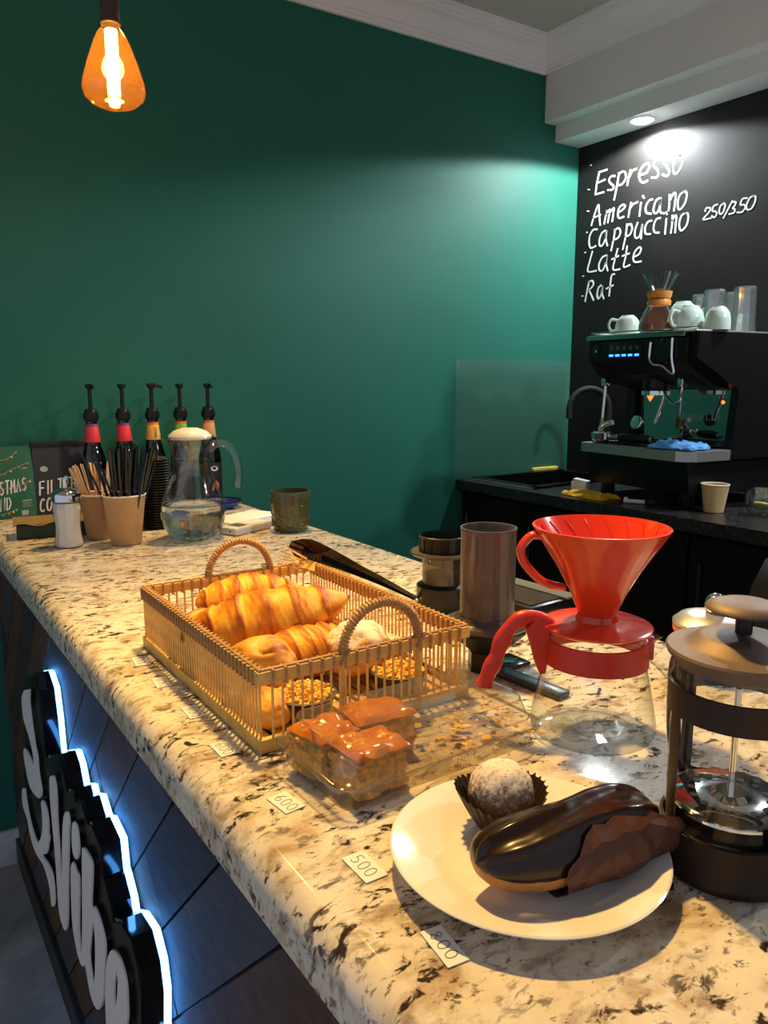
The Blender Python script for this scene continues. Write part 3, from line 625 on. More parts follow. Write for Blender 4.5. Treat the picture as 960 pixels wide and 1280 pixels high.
# front controls (front faces -X): local y runs away from the camera
O('power_switch', B(-.006, .0, .395, .425, .482, .525, .002), 'black_gloss', hd)
O('switch_mark', B(-.0068, -.006, .407, .413, .500, .508), 'print_white', hd)
pn = O('button_panel', B(-.006, .0, .205, .350, .478, .528, .002), 'black_gloss', hd)
for i in range(5):
    yy = .336 - i*.0285
    O('button_light', B(-.0085, -.006, yy-.009, yy+.009, .484, .491, .001), 'led_blue', pn)
    O('button_icon', L([(.004, 0), (.0055, 0)], 10, M4=Matrix.Translation((-.0066, yy, .511)) @ Matrix.Rotation(R(90), 4, 'Y')), 'print_grey', pn)
rc = O('lever_recess', L([(0, .0), (.030, .0), (.034, .004), (.034, .014), (.030, .016)], 32, M4=Matrix.Translation((-.006, .115, .495)) @ Matrix.Rotation(R(90), 4, 'Y') @ Matrix.Scale(1.25, 4, (1, 0, 0))), 'black_gloss', hd)
O('chrome_guard', Tb(smooth_path([(-.012, .160, .525), (-.016, .158, .475), (-.016, .140, .455), (-.010, .11, .450), (-.006, .068, .425), (-.010, .075, .475), (-.006, .080, .535)], 5), .004, 8), 'chrome', hd)
# group head, wands
M4 = Matrix.Translation((.105, .235, 0))
gh = O('group_head', L([(0, .44), (.044, .44), (.044, .385), (.040, .370), (0, .370)], 32, M4=M4), 'black_plastic', em)
O('group_ring', L([(.036, .371), (.047, .371), (.047, .357), (.036, .355), (0, .355)], 32, M4=M4), 'chrome', gh)
w1 = O('steam_wand', Tb([(.05, .415, .41), (.05, .415, .385), (.048, .420, .28), (.047, .421, .235)], [.0075, .006, .0055, .0065], 10), 'chrome', em)
O('joint', B(.038, .062, .405, .425, .385, .412, .003), 'chrome', w1); O('tip', Tb([(.0475, .4205, .275), (.047, .421, .225)], [.008, .010], 10), 'brass', w1)
w2 = O('steam_wand', Tb([(.045, .075, .40), (.045, .075, .375), (.05, .085, .345), (.055, .115, .330), (.06, .15, .352), (.07, .17, .37)], .0045, 10), 'chrome', em)
O('joint', B(.033, .057, .065, .085, .385, .412, .003), 'chrome', w2)
w3 = O('hot_water_pipe', Tb([(.10, .19, .372), (.10, .20, .33), (.095, .222, .265)], .007, 10), 'chrome', em)
O('pressure_gauge', L([(0, -.008), (.022, -.008), (.024, .004), (.021, .006), (0, .004)], 24, M4=Matrix.Translation((.06, .270, .265)) @ Matrix.Rotation(R(-75), 4, 'Y')), 'chrome', em)
O('pilot_lamp', L([(0, .004), (.005, .002), (.006, 0)], 12, M4=Matrix.Translation((.2385, .075, .335)) @ Matrix.Rotation(R(-90), 4, 'Y')), 'led_red', mp)
pf = T('portafilter', 'chrome portafilter with black handle resting on the machine drip tray', 'portafilter', (2.16, 1.86, 1.276), -80)
O('basket_ring', L([(0, .002), (.022, .002), (.034, .012), (.036, .034), (.031, .036), (.029, .012), (0, .008)], 28), 'chrome', pf)
O('spout', Tb([(-.005, 0, .03), (-.012, .012, .05), (0, .018, .062), (.03, .02, .07)], .009, 10), 'chrome', pf)
O('neck', Tb([(.034, 0, .022), (.07, 0, .022)], .008, 10), 'chrome', pf); O('handle', Tb([(.068, 0, .021), (.09, 0, .021), (.14, 0, .021), (.185, 0, .019)], [.012, .015, .016, .013], 14), 'black_plastic', pf)
O('end_cap', Tb([(.185, 0, .019), (.19, 0, .019)], .012, 14), 'chrome', pf)
cloth('microfibre_cloth', .10, .15, .028, 11, 'blue_cloth', 'folded light blue cloth on the espresso machine drip tray', 'cloth', (2.165, 1.553, 1.2765), 4)
# cups, carafe and glasses on top
ZM = 1.6445
def inv_cup(loc, rz, r, h, label, tilt=None):
    t = T('coffee_cup', label, 'cup', loc, rz, group='mint cups on the espresso machine')
    O('bowl', L([(r, 0), (r*1.0, h*.15), (r*.98, h*.45), (r*.88, h*.72), (r*.66, h*.90), (r*.50, h*.97), (r*.48, h), (r*.42, h), (r*.40, h*.97), (0, h*.96)], 36), 'cup_mint', t)
    O('handle', Tb(smooth_path([(r*.97, 0, h*.22), (r*1.35, 0, h*.22), (r*1.58, 0, h*.5), (r*1.35, 0, h*.78), (r*.86, 0, h*.74)], 6), h*.07, 8), 'cup_mint', t)
inv_cup((2.225, 1.825, ZM), 150, .042, .066, 'upturned mint coffee cup left of the glass carafe')
inv_cup((2.20, 1.565, ZM), 165, .046, .078, 'upturned mint coffee cup just right of the glass carafe, handle facing out')
inv_cup((2.215, 1.475, ZM), 60, .038, .070, 'small upturned mint coffee cup between the other cups and glasses')
inv_cup((2.36, 1.705, ZM), 20, .050, .110, 'taller mint coffee cup in the row behind')
t = T('pour_over_carafe', 'hourglass coffee carafe with wooden collar on the espresso machine', 'carafe', (2.195, 1.678, ZM))
O('glass_body', L([(0, .001), (.052, .001), (.062, .010), (.060, .03), (.044, .07), (.026, .100), (.024, .115), (.030, .135), (.055, .183), (.058, .188)], 40), 'glass_jug', t)
O('coffee', L([(0, .004), (.050, .004), (.0605, .012), (.0585, .030), (0, .030)], 36), 'coffee', t)
O('wooden_collar', L([(.030, .088), (.036, .086), (.038, .098), (.033, .107), (.038, .116), (.040, .130), (.034, .130), (.028, .112)], 36, closed=True), 'leather_band', t)
O('tie_cord', L([(.0338, .105), (.036, .107), (.0338, .109)], 30), 'brown_paper', t)
O('pouring_lip', Tb([(.055, 0, .18), (.066, 0, .190)], [.006, .004], 8, M4=Matrix.Rotation(R(-35), 4, 'Z')), 'glass', t)
for i, (x, y, lb) in enumerate([(2.475, 1.715, 'clear upturned tumbler at the back, left of the other tumblers'), (2.375, 1.60, 'tall clear upturned tumbler beside the mint cups'), (2.50, 1.615, 'clear upturned tumbler seen between the two front tumblers'), (2.375, 1.492, 'clear upturned tumbler rightmost on the machine')]):
    t = T('tumbler', lb, 'glass', (x, y, ZM), group='tumblers on the espresso machine')
    O('wall', L([(.038, 0), (.0385, .004), (.036, .03), (.035, .07), (.0335, .135), (.031, .140), (0, .141)], 12), 'tumbler_glass', t, angle=20)
    O('thick_base', L([(0, .1405), (.030, .1395), (.032, .133), (.030, .118), (0, .116)], 12), 'tumbler_glass', t, angle=20)
    O('inner_wall', L([(.035, .001), (.033, .03), (.032, .07), (.030, .116)], 12), 'tumbler_glass', t, angle=20)

# ================================================================== far end of the bar
Z0 = 1.1005
RGT = Vector((.832, -.555, 0)); LFT = -RGT; AWAY = Vector((.555, .832, 0))
ANG_R = -33.7
# pendant lamps
def pendant(loc, label, group=None):
    t = T('pendant_lamp', label, 'lamp', loc, group=group)
    O('bulb_glass', L([(0, 0), (.020, .002), (.040, .009), (.053, .020), (.0575, .033), (.056, .046), (.046, .080), (.033, .115), (.026, .130), (.018, .140), (.016, .150)], 40), 'amber_glass', t)
    st = O('filament', Tb([(0, 0, .028), (0, 0, .138)], .0115, 14), 'filament', t)
    O('support_tip', L([(0, .004), (.009, .006), (.011, .016), (.004, .020), (.004, .028)], 16), 'filament', st)
    O('socket', L([(.016, .146), (.0185, .148), (.0185, .156), (.0175, .158), (.0175, .215), (.010, .222), (0, .222)], 28), 'cord_brown', t)
    O('cord', Tb([(0, 0, .22), (0, 0, CZ - loc[2] - .02)], .0035, 8), 'cord_brown', t)
    O('ceiling_rose', L([(0, CZ-loc[2]-.024), (.04, CZ-loc[2]-.022), (.045, CZ-loc[2]-.0005), (0, CZ-loc[2]-.0005)], 28), 'cord_brown', t)
for i, p in enumerate(PENDANTS):
    pendant(p, 'glowing amber glass pendant bulb hanging before the green wall' if i == 0 else 'pendant bulb above the working side of the bar, above the frame', None if i == 0 else 'pendant bulbs out of view')
# coffee bags, facing the room
def bag(name, label, loc, w, d, h, mat):
    t = T(name, label, 'coffee bag', loc)
    def prof(z): q = z/h; return 1 if q < .25 else max(.10, 1 - .9*((q-.25)/.72)**1.3)
    def fr(x, z): return -(d/2)*prof(z)*(1 - .18*abs(2*x/w)**4)
    nx, nz = 14, 16; mb = MB()
    for s in (1, -1):
        vs = []; fs = []
        for j in range(nz+1):
            for i in range(nx+1):
                x = -w/2 + w*i/nx; z = h*j/nz
                e = 0 if s == 1 and False else .0035*noise.noise(Vector((x*22, z*14, s*3.0 + loc[0]*7)))*(1 if 0 < i < nx else 0)
                vs.append((x*(1 + .02*sin(z*20)), s*(fr(x, z)) + (abs(e)*s if s == -1 else 0), z))
        for j in range(nz):
            for i in range(nx): a = j*(nx+1)+i; fs.append((a, a+1, a+nx+2, a+nx+1))
        mb.add(vs, fs)
    K = (nx+1)*(nz+1)
    for j in range(nz):
        for i in (0, nx): a = j*(nx+1)+i; mb.f.append((a, a+nx+1, a+nx+1+K, a+K))
    for i in range(nx):
        mb.f.append((i, i+1, i+1+K, i+K)); a = nz*(nx+1)+i; mb.f.append((a, a+1, a+1+K, a+K))
    O('pouch', mb, mat, t, angle=50)
    return t, fr
t, fr = bag('coffee_bag', 'dark green coffee bag printed with string lights at the left end', (.318, 2.457, Z0), .165, .070, .205, 'bag_green')
def pr(a, ox, oz, fr):
    ca, sa = cos(R(a)), sin(R(a))
    return lambda u, v, d: (ox + u*ca - v*sa, fr(ox + u*ca - v*sa, oz + u*sa + v*ca) - d, oz + u*sa + v*ca)
mb = MB(); text_strokes(mb, 'CHRISTMAS', 0, 0, .0098, .036, .0052, .0036, pr(8, -.066, .062, fr), .0004, .0016, .22); O('lettering', mb, 'print_white', t, angle=0)['label'] = 'white slanted lettering reading CHRISTMAS'
mb = MB(); text_strokes(mb, 'BLEND', 0, 0, .0105, .034, .0060, .0036, pr(8, -.062, .018, fr), .0004, .0016, .22); O('lettering', mb, 'print_white', t, angle=0)['label'] = 'white slanted lettering reading BLEND'
mb = MB()
for i in range(5): mb.ribbon([(.046, .050-.0045*i), (.072-(i % 2)*.006, .051-.0045*i)], .0013 if i else .0026, lambda u, v, d: (u, fr(u, v)-d, v), .0004, .0014)
mb.ribbon([(.046, .015), (.056, .015)], .014, lambda u, v, d: (u, fr(u, v)-d, v), .0004, .0014)
mb.ribbon([(.054, .142), (.066, .143)], .0028, lambda u, v, d: (u, fr(u, v)-d, v), .0004, .0014)
O('small_print', mb, 'print_grey', t, angle=0)['kind'] = 'stuff'
for k, gp in enumerate([[(-.07, .172), (-.02, .165), (.02, .172), (.045, .192)], [(-.07, .122), (-.01, .125), (.03, .142), (.074, .158)], [(-.07, .068), (.0, .086), (.045, .095), (.074, .108)], [(-.07, .0), (-.02, .012), (.012, .020), (.03, .028)]]):
    mb = MB(); p = smooth_path([(a, b2, 0) for a, b2 in gp], 6); mb.ribbon([(q.x, q.y) for q in p], .0013, lambda u, v, d: (u, fr(u, v)-d, v), .0004, .0016)
    g = O('light_string', mb, 'print_grey', t, angle=0)
    for i in range(2, len(p)-1, 3):
        q = p[i]; O('string_light', L([(0, -.004), (.003, -.002), (.0032, .001), (0, .004)], 8, M4=Matrix.Translation((q.x, fr(q.x, q.y)-.0012, q.y-.004))), ('bead_red', 'bead_yellow', 'bead_green')[(i//3+k) % 3], g)
t, fr2 = bag('coffee_bag', 'navy coffee bag with white lettering behind the sugar shaker', (.482, 2.457, Z0), .160, .070, .208, 'bag_navy')
mb = MB(); text_strokes(mb, 'FILTER', 0, 0, .0125, .037, .0065, .0044, pr(6, -.070, .062, fr2), .0004, .0018, .2); O('lettering', mb, 'print_white', t, angle=0)['label'] = 'white slanted lettering reading FILTER'
mb = MB(); text_strokes(mb, 'COFFEE', 0, 0, .0125, .037, .0060, .0044, pr(6, -.073, .012, fr2), .0004, .0018, .2); O('lettering', mb, 'print_white', t, angle=0)['label'] = 'white slanted lettering reading COFFEE'
mb = MB(); mb.prism([(-.052 + .011*cos(a), .136 + .008*sin(a)) for a in [tau*i/14 for i in range(14)]], lambda u, v, d: (u, fr2(u, v)-d, v), .0003, .0014); O('badge', mb, 'print_grey', t, angle=0)
O('top_fold', B(-.082, .082, -.008, .008, .2005, .2145, .002), 'black_matt', t)
# folded kraft box
t = T('napkin_box', 'low dark green box with open kraft flap behind the sugar shaker', 'box', (.405, 2.12, Z0), -8)
O('body', B(-.105, .105, -.045, .045, 0, .036, .002), 'box_green', t)
vs = []; nn = 16
for j in range(5):
    for i in range(nn+1): vs.append((-.112 + .224*i/nn, -.052 + .104*j/4, .037 + (.004*sin(i*1.1) if j == 0 else 0) + .006*j/4))
mb = MB().add(vs + [(x, y, z-.0015) for x, y, z in vs], [(j*(nn+1)+i, j*(nn+1)+i+1, (j+1)*(nn+1)+i+1, (j+1)*(nn+1)+i) for j in range(4) for i in range(nn)] + [(85+j*(nn+1)+i, 85+(j+1)*(nn+1)+i, 85+(j+1)*(nn+1)+i+1, 85+j*(nn+1)+i+1) for j in range(4) for i in range(nn)])
O('flap', mb, 'box_kraft', t)
# sugar shaker
t = T('sugar_shaker', 'glass sugar shaker full of white sugar with chrome spout lid', 'sugar shaker', (.388, 1.946, Z0))
gp = [(0, .001), (.033, .001), (.035, .006), (.031, .028), (.0295, .05), (.032, .075), (.0335, .092), (.031, .105), (.030, .114)]
O('jar', L(gp, 10), 'glass', t, angle=15)
O('sugar', L([(0, .003)] + [(r-.002, z+.001) for r, z in gp[1:8]] + [(0, .112)], 10), 'sugar', t, angle=15)
ld = O('lid', L([(.031, .110), (.034, .111), (.034, .126), (.032, .131), (.022, .138), (.008, .143), (0, .143)], 32), 'chrome', t)
O('spout', Tb([(0, 0, .140), (0, 0, .160), (.003, 0, .166), (.006, 0, .168)], [.0075, .0075, .007, .006], 12), 'chrome', ld); O('flap', B(0, .022, -.006, .006, .166, .1685, .001, M4=Matrix.Rotation(R(ANG_R), 4, 'Z')), 'chrome', ld)
# cups of stirrers and straws
t = T('paper_cup', 'kraft paper cup holding wooden stirrers beside the sugar shaker', 'cup', (.480, 2.010, Z0)); paper_cup(t, .035, .049, .113, 'kraft_dull')
t = T('paper_cup', 'kraft paper cup in front, packed with black straws', 'cup', (.512, 1.905, Z0)); paper_cup(t, .036, .050, .121, 'kraft')
rs = random.Random(3)
me = None
for i in range(16):
    a = rs.uniform(0, tau); rr = rs.uniform(.006, .026)
    off = LFT*rs.uniform(.0, .028) + Vector((0, 0, 0))
    b0 = Vector((.480 + .6*rr*cos(a), 2.010 + .6*rr*sin(a), Z0+.012))
    dr = Vector((rr*cos(a)*.9, rr*sin(a)*.9, .15)) + LFT*rs.uniform(.0, .055)
    if me is None:
        mb = MB(); mb.prism([(-.0037, 0), (.0037, 0), (.0037, .173), (.0028, .178), (0, .180), (-.0028, .178), (-.0037, .173)], lambda u, v, d: (u, d, v), -.0007, .0007); me = mb.mesh('stirrer', 30)
    o = O('wooden_stirrer', None, 'stirrer_wood', me=me); o.location = b0
    o.rotation_euler = (dr.to_track_quat('Z', 'Y') @ Matrix.Rotation(rs.uniform(-.6, 1.6), 4, 'Z').to_quaternion()).to_euler()
    tag(o, 'flat wooden stirrer in the rear kraft cup', 'stirrer', 'wooden stirrers in a cup')
me = None
for i in range(34):
    a = tau*i/34*2.4; rr = .032*sqrt((i+.5)/34)
    side = cos(a)*RGT + sin(a)*AWAY
    b0 = Vector((.512, 1.905, Z0+.010)) + side*rr*.75
    dr = Vector((0, 0, .2)) + side*rr*1.45 + RGT*rs.uniform(-.004, .032)
    if i in (5, 12, 20): dr += LFT*rs.uniform(.075, .10)
    if me is None: me = Tb([(0, 0, 0), (0, 0, .222)], .0028, 8).mesh('straw', 40)
    o = O('black_straw', None, 'black_gloss', me=me); o.location = b0 + Vector((0, 0, rs.uniform(-.004, .012))); o.rotation_euler = dr.to_track_quat('Z', 'Y').to_euler()
    tag(o, 'glossy black straw in the front kraft cup', 'straw', 'black straws in a cup')
# stack of black cup lids
me = L([(0, .007), (.030, .007), (.031, .0055), (.034, .005), (.0385, .0035), (.040, .0015), (.0385, 0), (.036, .0015), (.030, .004), (0, .005)], 28).mesh('cup_lid', 30)
for i in range(27):
    o = O('cup_lid', None, 'black_plastic', me=me); o.location = (.640, 2.062, Z0 + i*.0071)
    tag(o, 'black plastic cup lid in the tall stack behind the water jug', 'lid', 'stacked black cup lids')
# syrup bottles
def syrup(x, sleeve, band, label, nz, text=None, logo=False):
    t = T('syrup_bottle', label, 'syrup bottle', (x, 2.385, Z0), group='syrup bottles with pumps')
    O('bottle', L([(0, .001), (.034, .001), (.036, .005), (.036, .145), (.034, .165), (.027, .19), (.021, .212), (.0165, .245), (.0155, .272), (.0165, .276)], 32), 'dark_glass', t)
    bl = O('body_label', L([(.0364, .03), (.0366, .031), (.0366, .132), (.0364, .133)], 32), 'label_black', t)
    if logo: O('label_crest', MB().prism([(.012*cos(a), .008*sin(a)) for a in [tau*k/12 for k in range(12)]], lambda u, v, d: (u, -.0368-d+.4*u*u/.0366, .115+v), 0, .0006), 'print_white', bl, angle=0)
    if logo: O('label_flash', MB().prism([(-.010, .0), (.012, .0), (.014, .020), (.004, .032), (-.006, .020)], lambda u, v, d: (u, -.0368-d+.4*u*u/.0366, .045+v), 0, .0006), 'label_orange', bl, angle=0)
    sl = O('neck_label', L([(.0222, .213), (.0226, .214), (.0180, .258), (.0176, .259)], 32), sleeve, t)
    O('neck_band', L([(.0182, .2585), (.0180, .2625), (.0176, .266), (.0174, .266)], 32), band, t)
    if text:
        mb = MB(); text_strokes(mb, text, 0, 0, .0042, .0065, .0012, .0013, lambda u, v, d: (.004-v, -(.0226 - (.0046*u/.044)) - .0006 - d, .217+u), 0, .0005); O('lettering', mb, 'ink', sl, angle=0)['label'] = 'dark vertical lettering reading ' + text
    pm = O('pump', L([(.0165, .274), (.0195, .275), (.0205, .278), (.0205, .298), (.018, .300), (.0165, .308), (.010, .310), (.006, .312), (.0055, .374), (0, .374)], 24), 'black_plastic', t)
    O('pump_collar', L([(.0195, .279), (.022, .280), (.022, .294), (.0195, .295)], 16), 'black_plastic', pm)
    O('pump_head', L([(.006, .366), (.012, .372), (.012, .380), (0, .382)], 16), 'black_plastic', pm)
    d = RGT*cos(nz) + AWAY*sin(nz)
    O('nozzle', Tb([tuple(-d*.012 + Vector((0, 0, .378))), tuple(d*.012 + Vector((0, 0, .377))), tuple(d*.030 + Vector((0, 0, .372))), tuple(d*.033 + Vector((0, 0, .369)))], [.0045, .005, .004, .0035], 8), 'black_plastic', pm)
syrup(.560, 'label_red', 'label_purple', 'syrup bottle with pump and red neck label, leftmost of the row', -.9)
syrup(.652, 'label_red', 'label_purple', 'syrup bottle with pump and red neck label, beside the yellow one', -1.1)
syrup(.740, 'label_yellow', 'label_orange', 'syrup bottle with yellow vanilla neck label', 0.1, 'VANILLA')
syrup(.828, 'label_green', 'label_orange', 'syrup bottle with green neck label', -1.2)
syrup(.919, 'label_tan', 'label_orange', 'syrup bottle with tan neck label, rightmost of the row', -.9, None, True)
# water jug
t = T('water_jug', 'glass water jug with white lid, partly filled with water', 'jug', (.672, 1.872, Z0), ANG_R)
gp = [(0, .002), (.045, .002), (.055, .005), (.070, .025), (.079, .050), (.0805, .068), (.076, .095), (.063, .130), (.050, .163), (.0445, .195), (.045, .205), (.048, .225), (.054, .250), (.056, .256)]
gb = O('glass_body', L(gp, 48), 'glass_jug', t)
O('neck_ring', L([(.0447, .190), (.0475, .192), (.0475, .197), (.0447, .199)], 40), 'glass_thick', gb)
O('rim', L([(.0565 + .0016*cos(a), .256 + .0016*sin(a)) for a in [tau*i/8 for i in range(8)]], 44, closed=True), 'glass_thick', gb)
O('water', L([(0, .0045)] + [(r-.0022, z+.0012) for r, z in gp[1:6]] + [(.0755, .087), (0, .087)], 48), 'water', t)
O('handle', Tb(smooth_path([(.046, 0, .222), (.066, 0, .240), (.092, 0, .235), (.110, 0, .205), (.117, 0, .165), (.113, 0, .128)], 6), [.010]*18 + [.011]*13, 12, flat=.8), 'glass_thick', t)
O('spout', L([(.020, .0), (.024, .02), (.026, .034)], 20, a0=R(100), a1=R(260), M4=Matrix.Translation((-.036, 0, .238)) @ Matrix.Rotation(R(-28), 4, 'Y')), 'glass', t)
O('lid', L([(.050, .250), (.054, .253), (.053, .258), (.040, .270), (.020, .277), (0, .278)], 36), 'white_plastic', t)
# papers, card reader, mug, dish
t = T('booklet', 'stack of white papers lying behind the card reader', 'papers', (.865, 2.005, Z0), 26)
for k in range(4): O('sheet', B(-.105 + .002*k, .105 - .001*k, -.055, .055, k*.0042, k*.0042+.004, .0008), 'paper_white', t)
t = T('card_reader', 'slim white handheld card reader lying beside the green mug', 'card reader', (.826, 1.892, Z0), 24)
O('case', B(-.078, .066, -.032, .032, 0, .020, .005), 'white_plastic', t)
O('screen', B(-.055, -.020, -.020, .020, .0200, .0206), 'grey_panel', t); O('keypad', B(-.010, .050, -.022, .022, .0200, .0208, .0003), 'paper_white', t)
O('socket_hole', L([(0, 0), (.0026, 0)], 10, M4=Matrix.Translation((-.0785, -.012, .010)) @ Matrix.Rotation(R(-90), 4, 'Y')), 'black_matt', t)
t = T('green_mug', 'olive green glazed tumbler mug embossed with circles', 'mug', (.922, 1.828, Z0))
O('body', L([(0, .001), (.043, .001), (.046, .004), (.049, .03), (.051, .06), (.0515, .104), (.0505, .107), (.0485, .107), (.048, .06), (.044, .008), (0, .006)], 48), 'mug_olive', t)
for row in range(3):
    for k in range(9):
        a = tau*(k + .5*(row % 2))/9; z = .026 + .029*row; r0 = .0497 + .001*row
        c = Vector((r0*cos(a), r0*sin(a), z)); tx = Vector((-sin(a), cos(a), 0))
        mb = MB(); mb.tube([tuple((c + tx*.0125*cos(b) + Vector((0, 0, .0125*sin(b))) - Vector((cos(a), sin(a), 0))*(.0125*cos(b))**2/(2*r0))) for b in [tau*i/16 for i in range(16)]], .0011, 6, closed=True)
        O('embossed_ring', mb, 'mug_olive', t)
t = T('blue_dish', 'shallow dark blue dish behind the water jug', 'dish', (.905, 2.275, Z0))
O('bowl', L([(0, .001), (.045, .001), (.060, .012), (.066, .022), (.063, .022), (.056, .013), (0, .006)], 36), 'blue_plastic', t); O('rim', L([(.0625, .0215), (.067, .0215), (.067, .0245), (.0625, .0245)], 36, closed=True), 'black_plastic', t)

# ================================================================== basket of pastries
BX0, BX1, BY0, BY1, BH = .322, .612, .722, 1.140, .092
bk = T('pastry_basket', 'rectangular bamboo basket with arched handles full of pastries', 'basket', (BX0, BY0, Z0))
bw, bl = BX1-BX0, BY1-BY0
def rail(x0, x1, y0, y1, z0, z1, name): return O(name, B(x0, x1, y0, y1, z0, z1, .0015), 'bamboo_rail', bk)
for z0, z1, nm in ((0, .016, 'bottom_rail'), (BH-.015, BH, 'top_rail')):
    rail(0, bw, 0, .008, z0, z1, nm); rail(0, bw, bl-.008, bl, z0, z1, nm); rail(0, .008, .008, bl-.008, z0, z1, nm); rail(bw-.008, bw, .008, bl-.008, z0, z1, nm)
stick = Tb([(0, 0, .012), (0, 0, BH-.010)], .0016, 6).mesh('stick', 40)
nl, ns = 46, 24
for i in range(nl):
    for x in (.004, bw-.004): o = O('stick', None, 'bamboo', bk, me=stick); o.location = (x, .006 + (bl-.012)*i/(nl-1), 0)
for i in range(1, ns-1):
    for y in (.004, bl-.004): o = O('stick', None, 'bamboo', bk, me=stick); o.location = (.006 + (bw-.012)*i/(ns-1), y, 0)
mb = MB(); mb.tube([(-.0012, 0, -.0085), (.0092, 0, -.0085), (.0092, 0, .0085), (-.0012, 0, .0085)], .0017, 6, closed=True, up=(0, 1, 0))
wy = mb.mesh('wrap', 40)
for i in range(38):
    for x in (0, bw-.008): o = O('binding', None, 'bamboo_wrap', bk, me=wy); o.location = (x, .008 + (bl-.016)*(i+.5)/38, BH-.0075); o.rotation_euler = (0, 0, R(6))
for i in range(18):
    for y in (0, bl-.008): o = O('binding', None, 'bamboo_wrap', bk, me=wy); o.location = (.010 + (bw-.020)*(i+.5)/18, y, BH-.0075); o.rotation_euler = (0, 0, R(90+6))
for y in (.0, .008, bl-.008, bl): pass
for x in (.004, bw-.004): O('edge_cord', Tb([(x, .002, BH+.001), (x, bl-.002, BH+.001)], .0022, 6), 'bamboo_wrap', bk)
for y in (.004, bl-.004): O('edge_cord', Tb([(.002, y, BH+.001), (bw-.002, y, BH+.001)], .0022, 6), 'bamboo_wrap', bk)
for i in range(15): O('floor_slat', B(.010 + .0182*i, .022 + .0182*i, .006, bl-.006, .006, .009, .001), 'bamboo', bk)
for y in (.0, bl):
    s = 1 if y == 0 else -1; yy = y + s*.004
    xa, xb = .106, .212
    path = [(xa, yy, .006), (xa, yy, .06), (xa, yy, .088)] + [((xa+xb)/2 - (xb-xa)/2*cos(pi*k/16), yy, .092 + .052*sin(pi*k/16)) for k in range(1, 16)] + [(xb, yy, .088), (xb, yy, .06), (xb, yy, .006)]
    h = O('handle', Tb(path, .0045, 10), 'bamboo_rail', bk)
    coil = []
    for k in range(520):
        q = k/519; ph = q*38*tau; th = pi*q
        c = Vector(((xa+xb)/2 - (xb-xa)/2*cos(th), yy, .090 + .054*sin(th))); rad = Vector((-cos(th), 0, sin(th)))
        coil.append(tuple(c + rad*.0048*cos(ph) + Vector((0, .0048*sin(ph), 0))))
    O('handle_wrap', Tb(coil, .0017, 5), 'bamboo_wrap', h)
    for x in (xa, xb): O('handle_knot', Tb([(x-.006, yy-s*.006, .080), (x+.006, yy-s*.006, .098)], .0022, 6), 'bamboo_wrap', h)
# pastries
def croissant(label, c, direction, length, rad, bend, seed, nseg=7, roll=0, flatten=.85):
    rr = random.Random(seed); mb = MB(); nu, nv = 110, 36
    d = Vector(direction).normalized(); up = Vector((0, 0, 1)); sd = up.cross(d).normalized(); up = d.cross(sd)
    for i in range(nu+1):
        t = -1 + 2*i/nu
        env = max(0, 1-abs(t)**2.6)**.62 if t < 0 else max(0, 1-abs(t)**1.9)**.85
        ctr = d*(t*length/2) + sd*(bend*(t*t-.35))
        for j in range(nv):
            a = tau*j/nv
            sl = .28*sin(a*.5 + seed)*2 + .10*sin(a*3 + seed*2)
            q = abs(t)*nseg*.5 + sl*.5 + 1.3; saw = q - math.floor(q)
            step = (1-saw) if saw < .9 else (saw-.9)*10
            w = noise.noise(Vector((t*4+seed, cos(a)*1.2, sin(a)*1.2)))
            fl = noise.noise(Vector((t*26+seed, a*2.2, 0)))
            r = rad*env*(.88 + .15*step + .08*w + .035*fl) + .0015
            p = Vector(c) + ctr + sd*cos(a)*r + up*sin(a)*r*flatten
            mb.v.append(tuple(p)); mb.a.append(min(1, max(0, -.02 + .85*step**1.5 + .35*w + .30*fl)))
    for i in range(nu):
        for j in range(nv): j2 = (j+1) % nv; mb.f.append((i*nv+j, i*nv+j2, (i+1)*nv+j2, (i+1)*nv+j))
    mb.f.append(tuple(range(nv))); mb.f.append(tuple(nu*nv+j for j in range(nv))[::-1])
    o = O('croissant', mb, 'croissant_crust', angle=60)
    return tag(o, label, 'croissant', 'croissants in the basket')
def bun(name, label, cat, c, rx, ry, rz, seed, mat, lump=.10, fold=0, group=None):
    mb = MB(); nu, nv = 40, 60
    for i in range(nu+1):
        th = pi*i/nu
        for j in range(nv):
            a = tau*j/nv; n = Vector((sin(th)*cos(a), sin(th)*sin(a), cos(th)))
            w = noise.noise(n*1.6 + Vector((seed, 0, 0))) + .45*noise.noise(n*3.7 + Vector((0, seed, 0)))
            cr = fold*max(0, 1-abs(noise.noise(n*1.3+Vector((seed*3, 1, 2))))*9)
            k = 1 + lump*w - cr*.10
            zz = n.z*rz*k
            if zz < -rz*.72: zz = -rz*.72 + (zz + rz*.72)*.15
            mb.v.append((n.x*rx*k, n.y*ry*k, zz)); mb.a.append(min(1, max(0, .35 + .4*w + .25*n.z)))
    for i in range(nu):
        for j in range(nv): j2 = (j+1) % nv; mb.f.append((i*nv+j, i*nv+j2, (i+1)*nv+j2, (i+1)*nv+j))
    o = O(name, mb, mat, angle=70); o.location = c
    return tag(o, label, cat, group)
croissant('croissant lying at the far end of the basket behind the big one', (.470, 1.062, 1.172), (.14, -.035, .0), .175, .040, -.012, 4)
croissant('large golden croissant on top of the pile with a pale pointed tip', (.432, .930, 1.178), (.185, -.060, .035), .235, .050, .012, 9, 6)
croissant('darker croissant underneath, left end against the basket side', (.385, .985, 1.150), (.10, -.14, .0), .150, .040, .0, 15)
croissant('dark brown croissant half hidden under the big croissant', (.462, .872, 1.148), (.13, .02, .0), .150, .040, .012, 21)
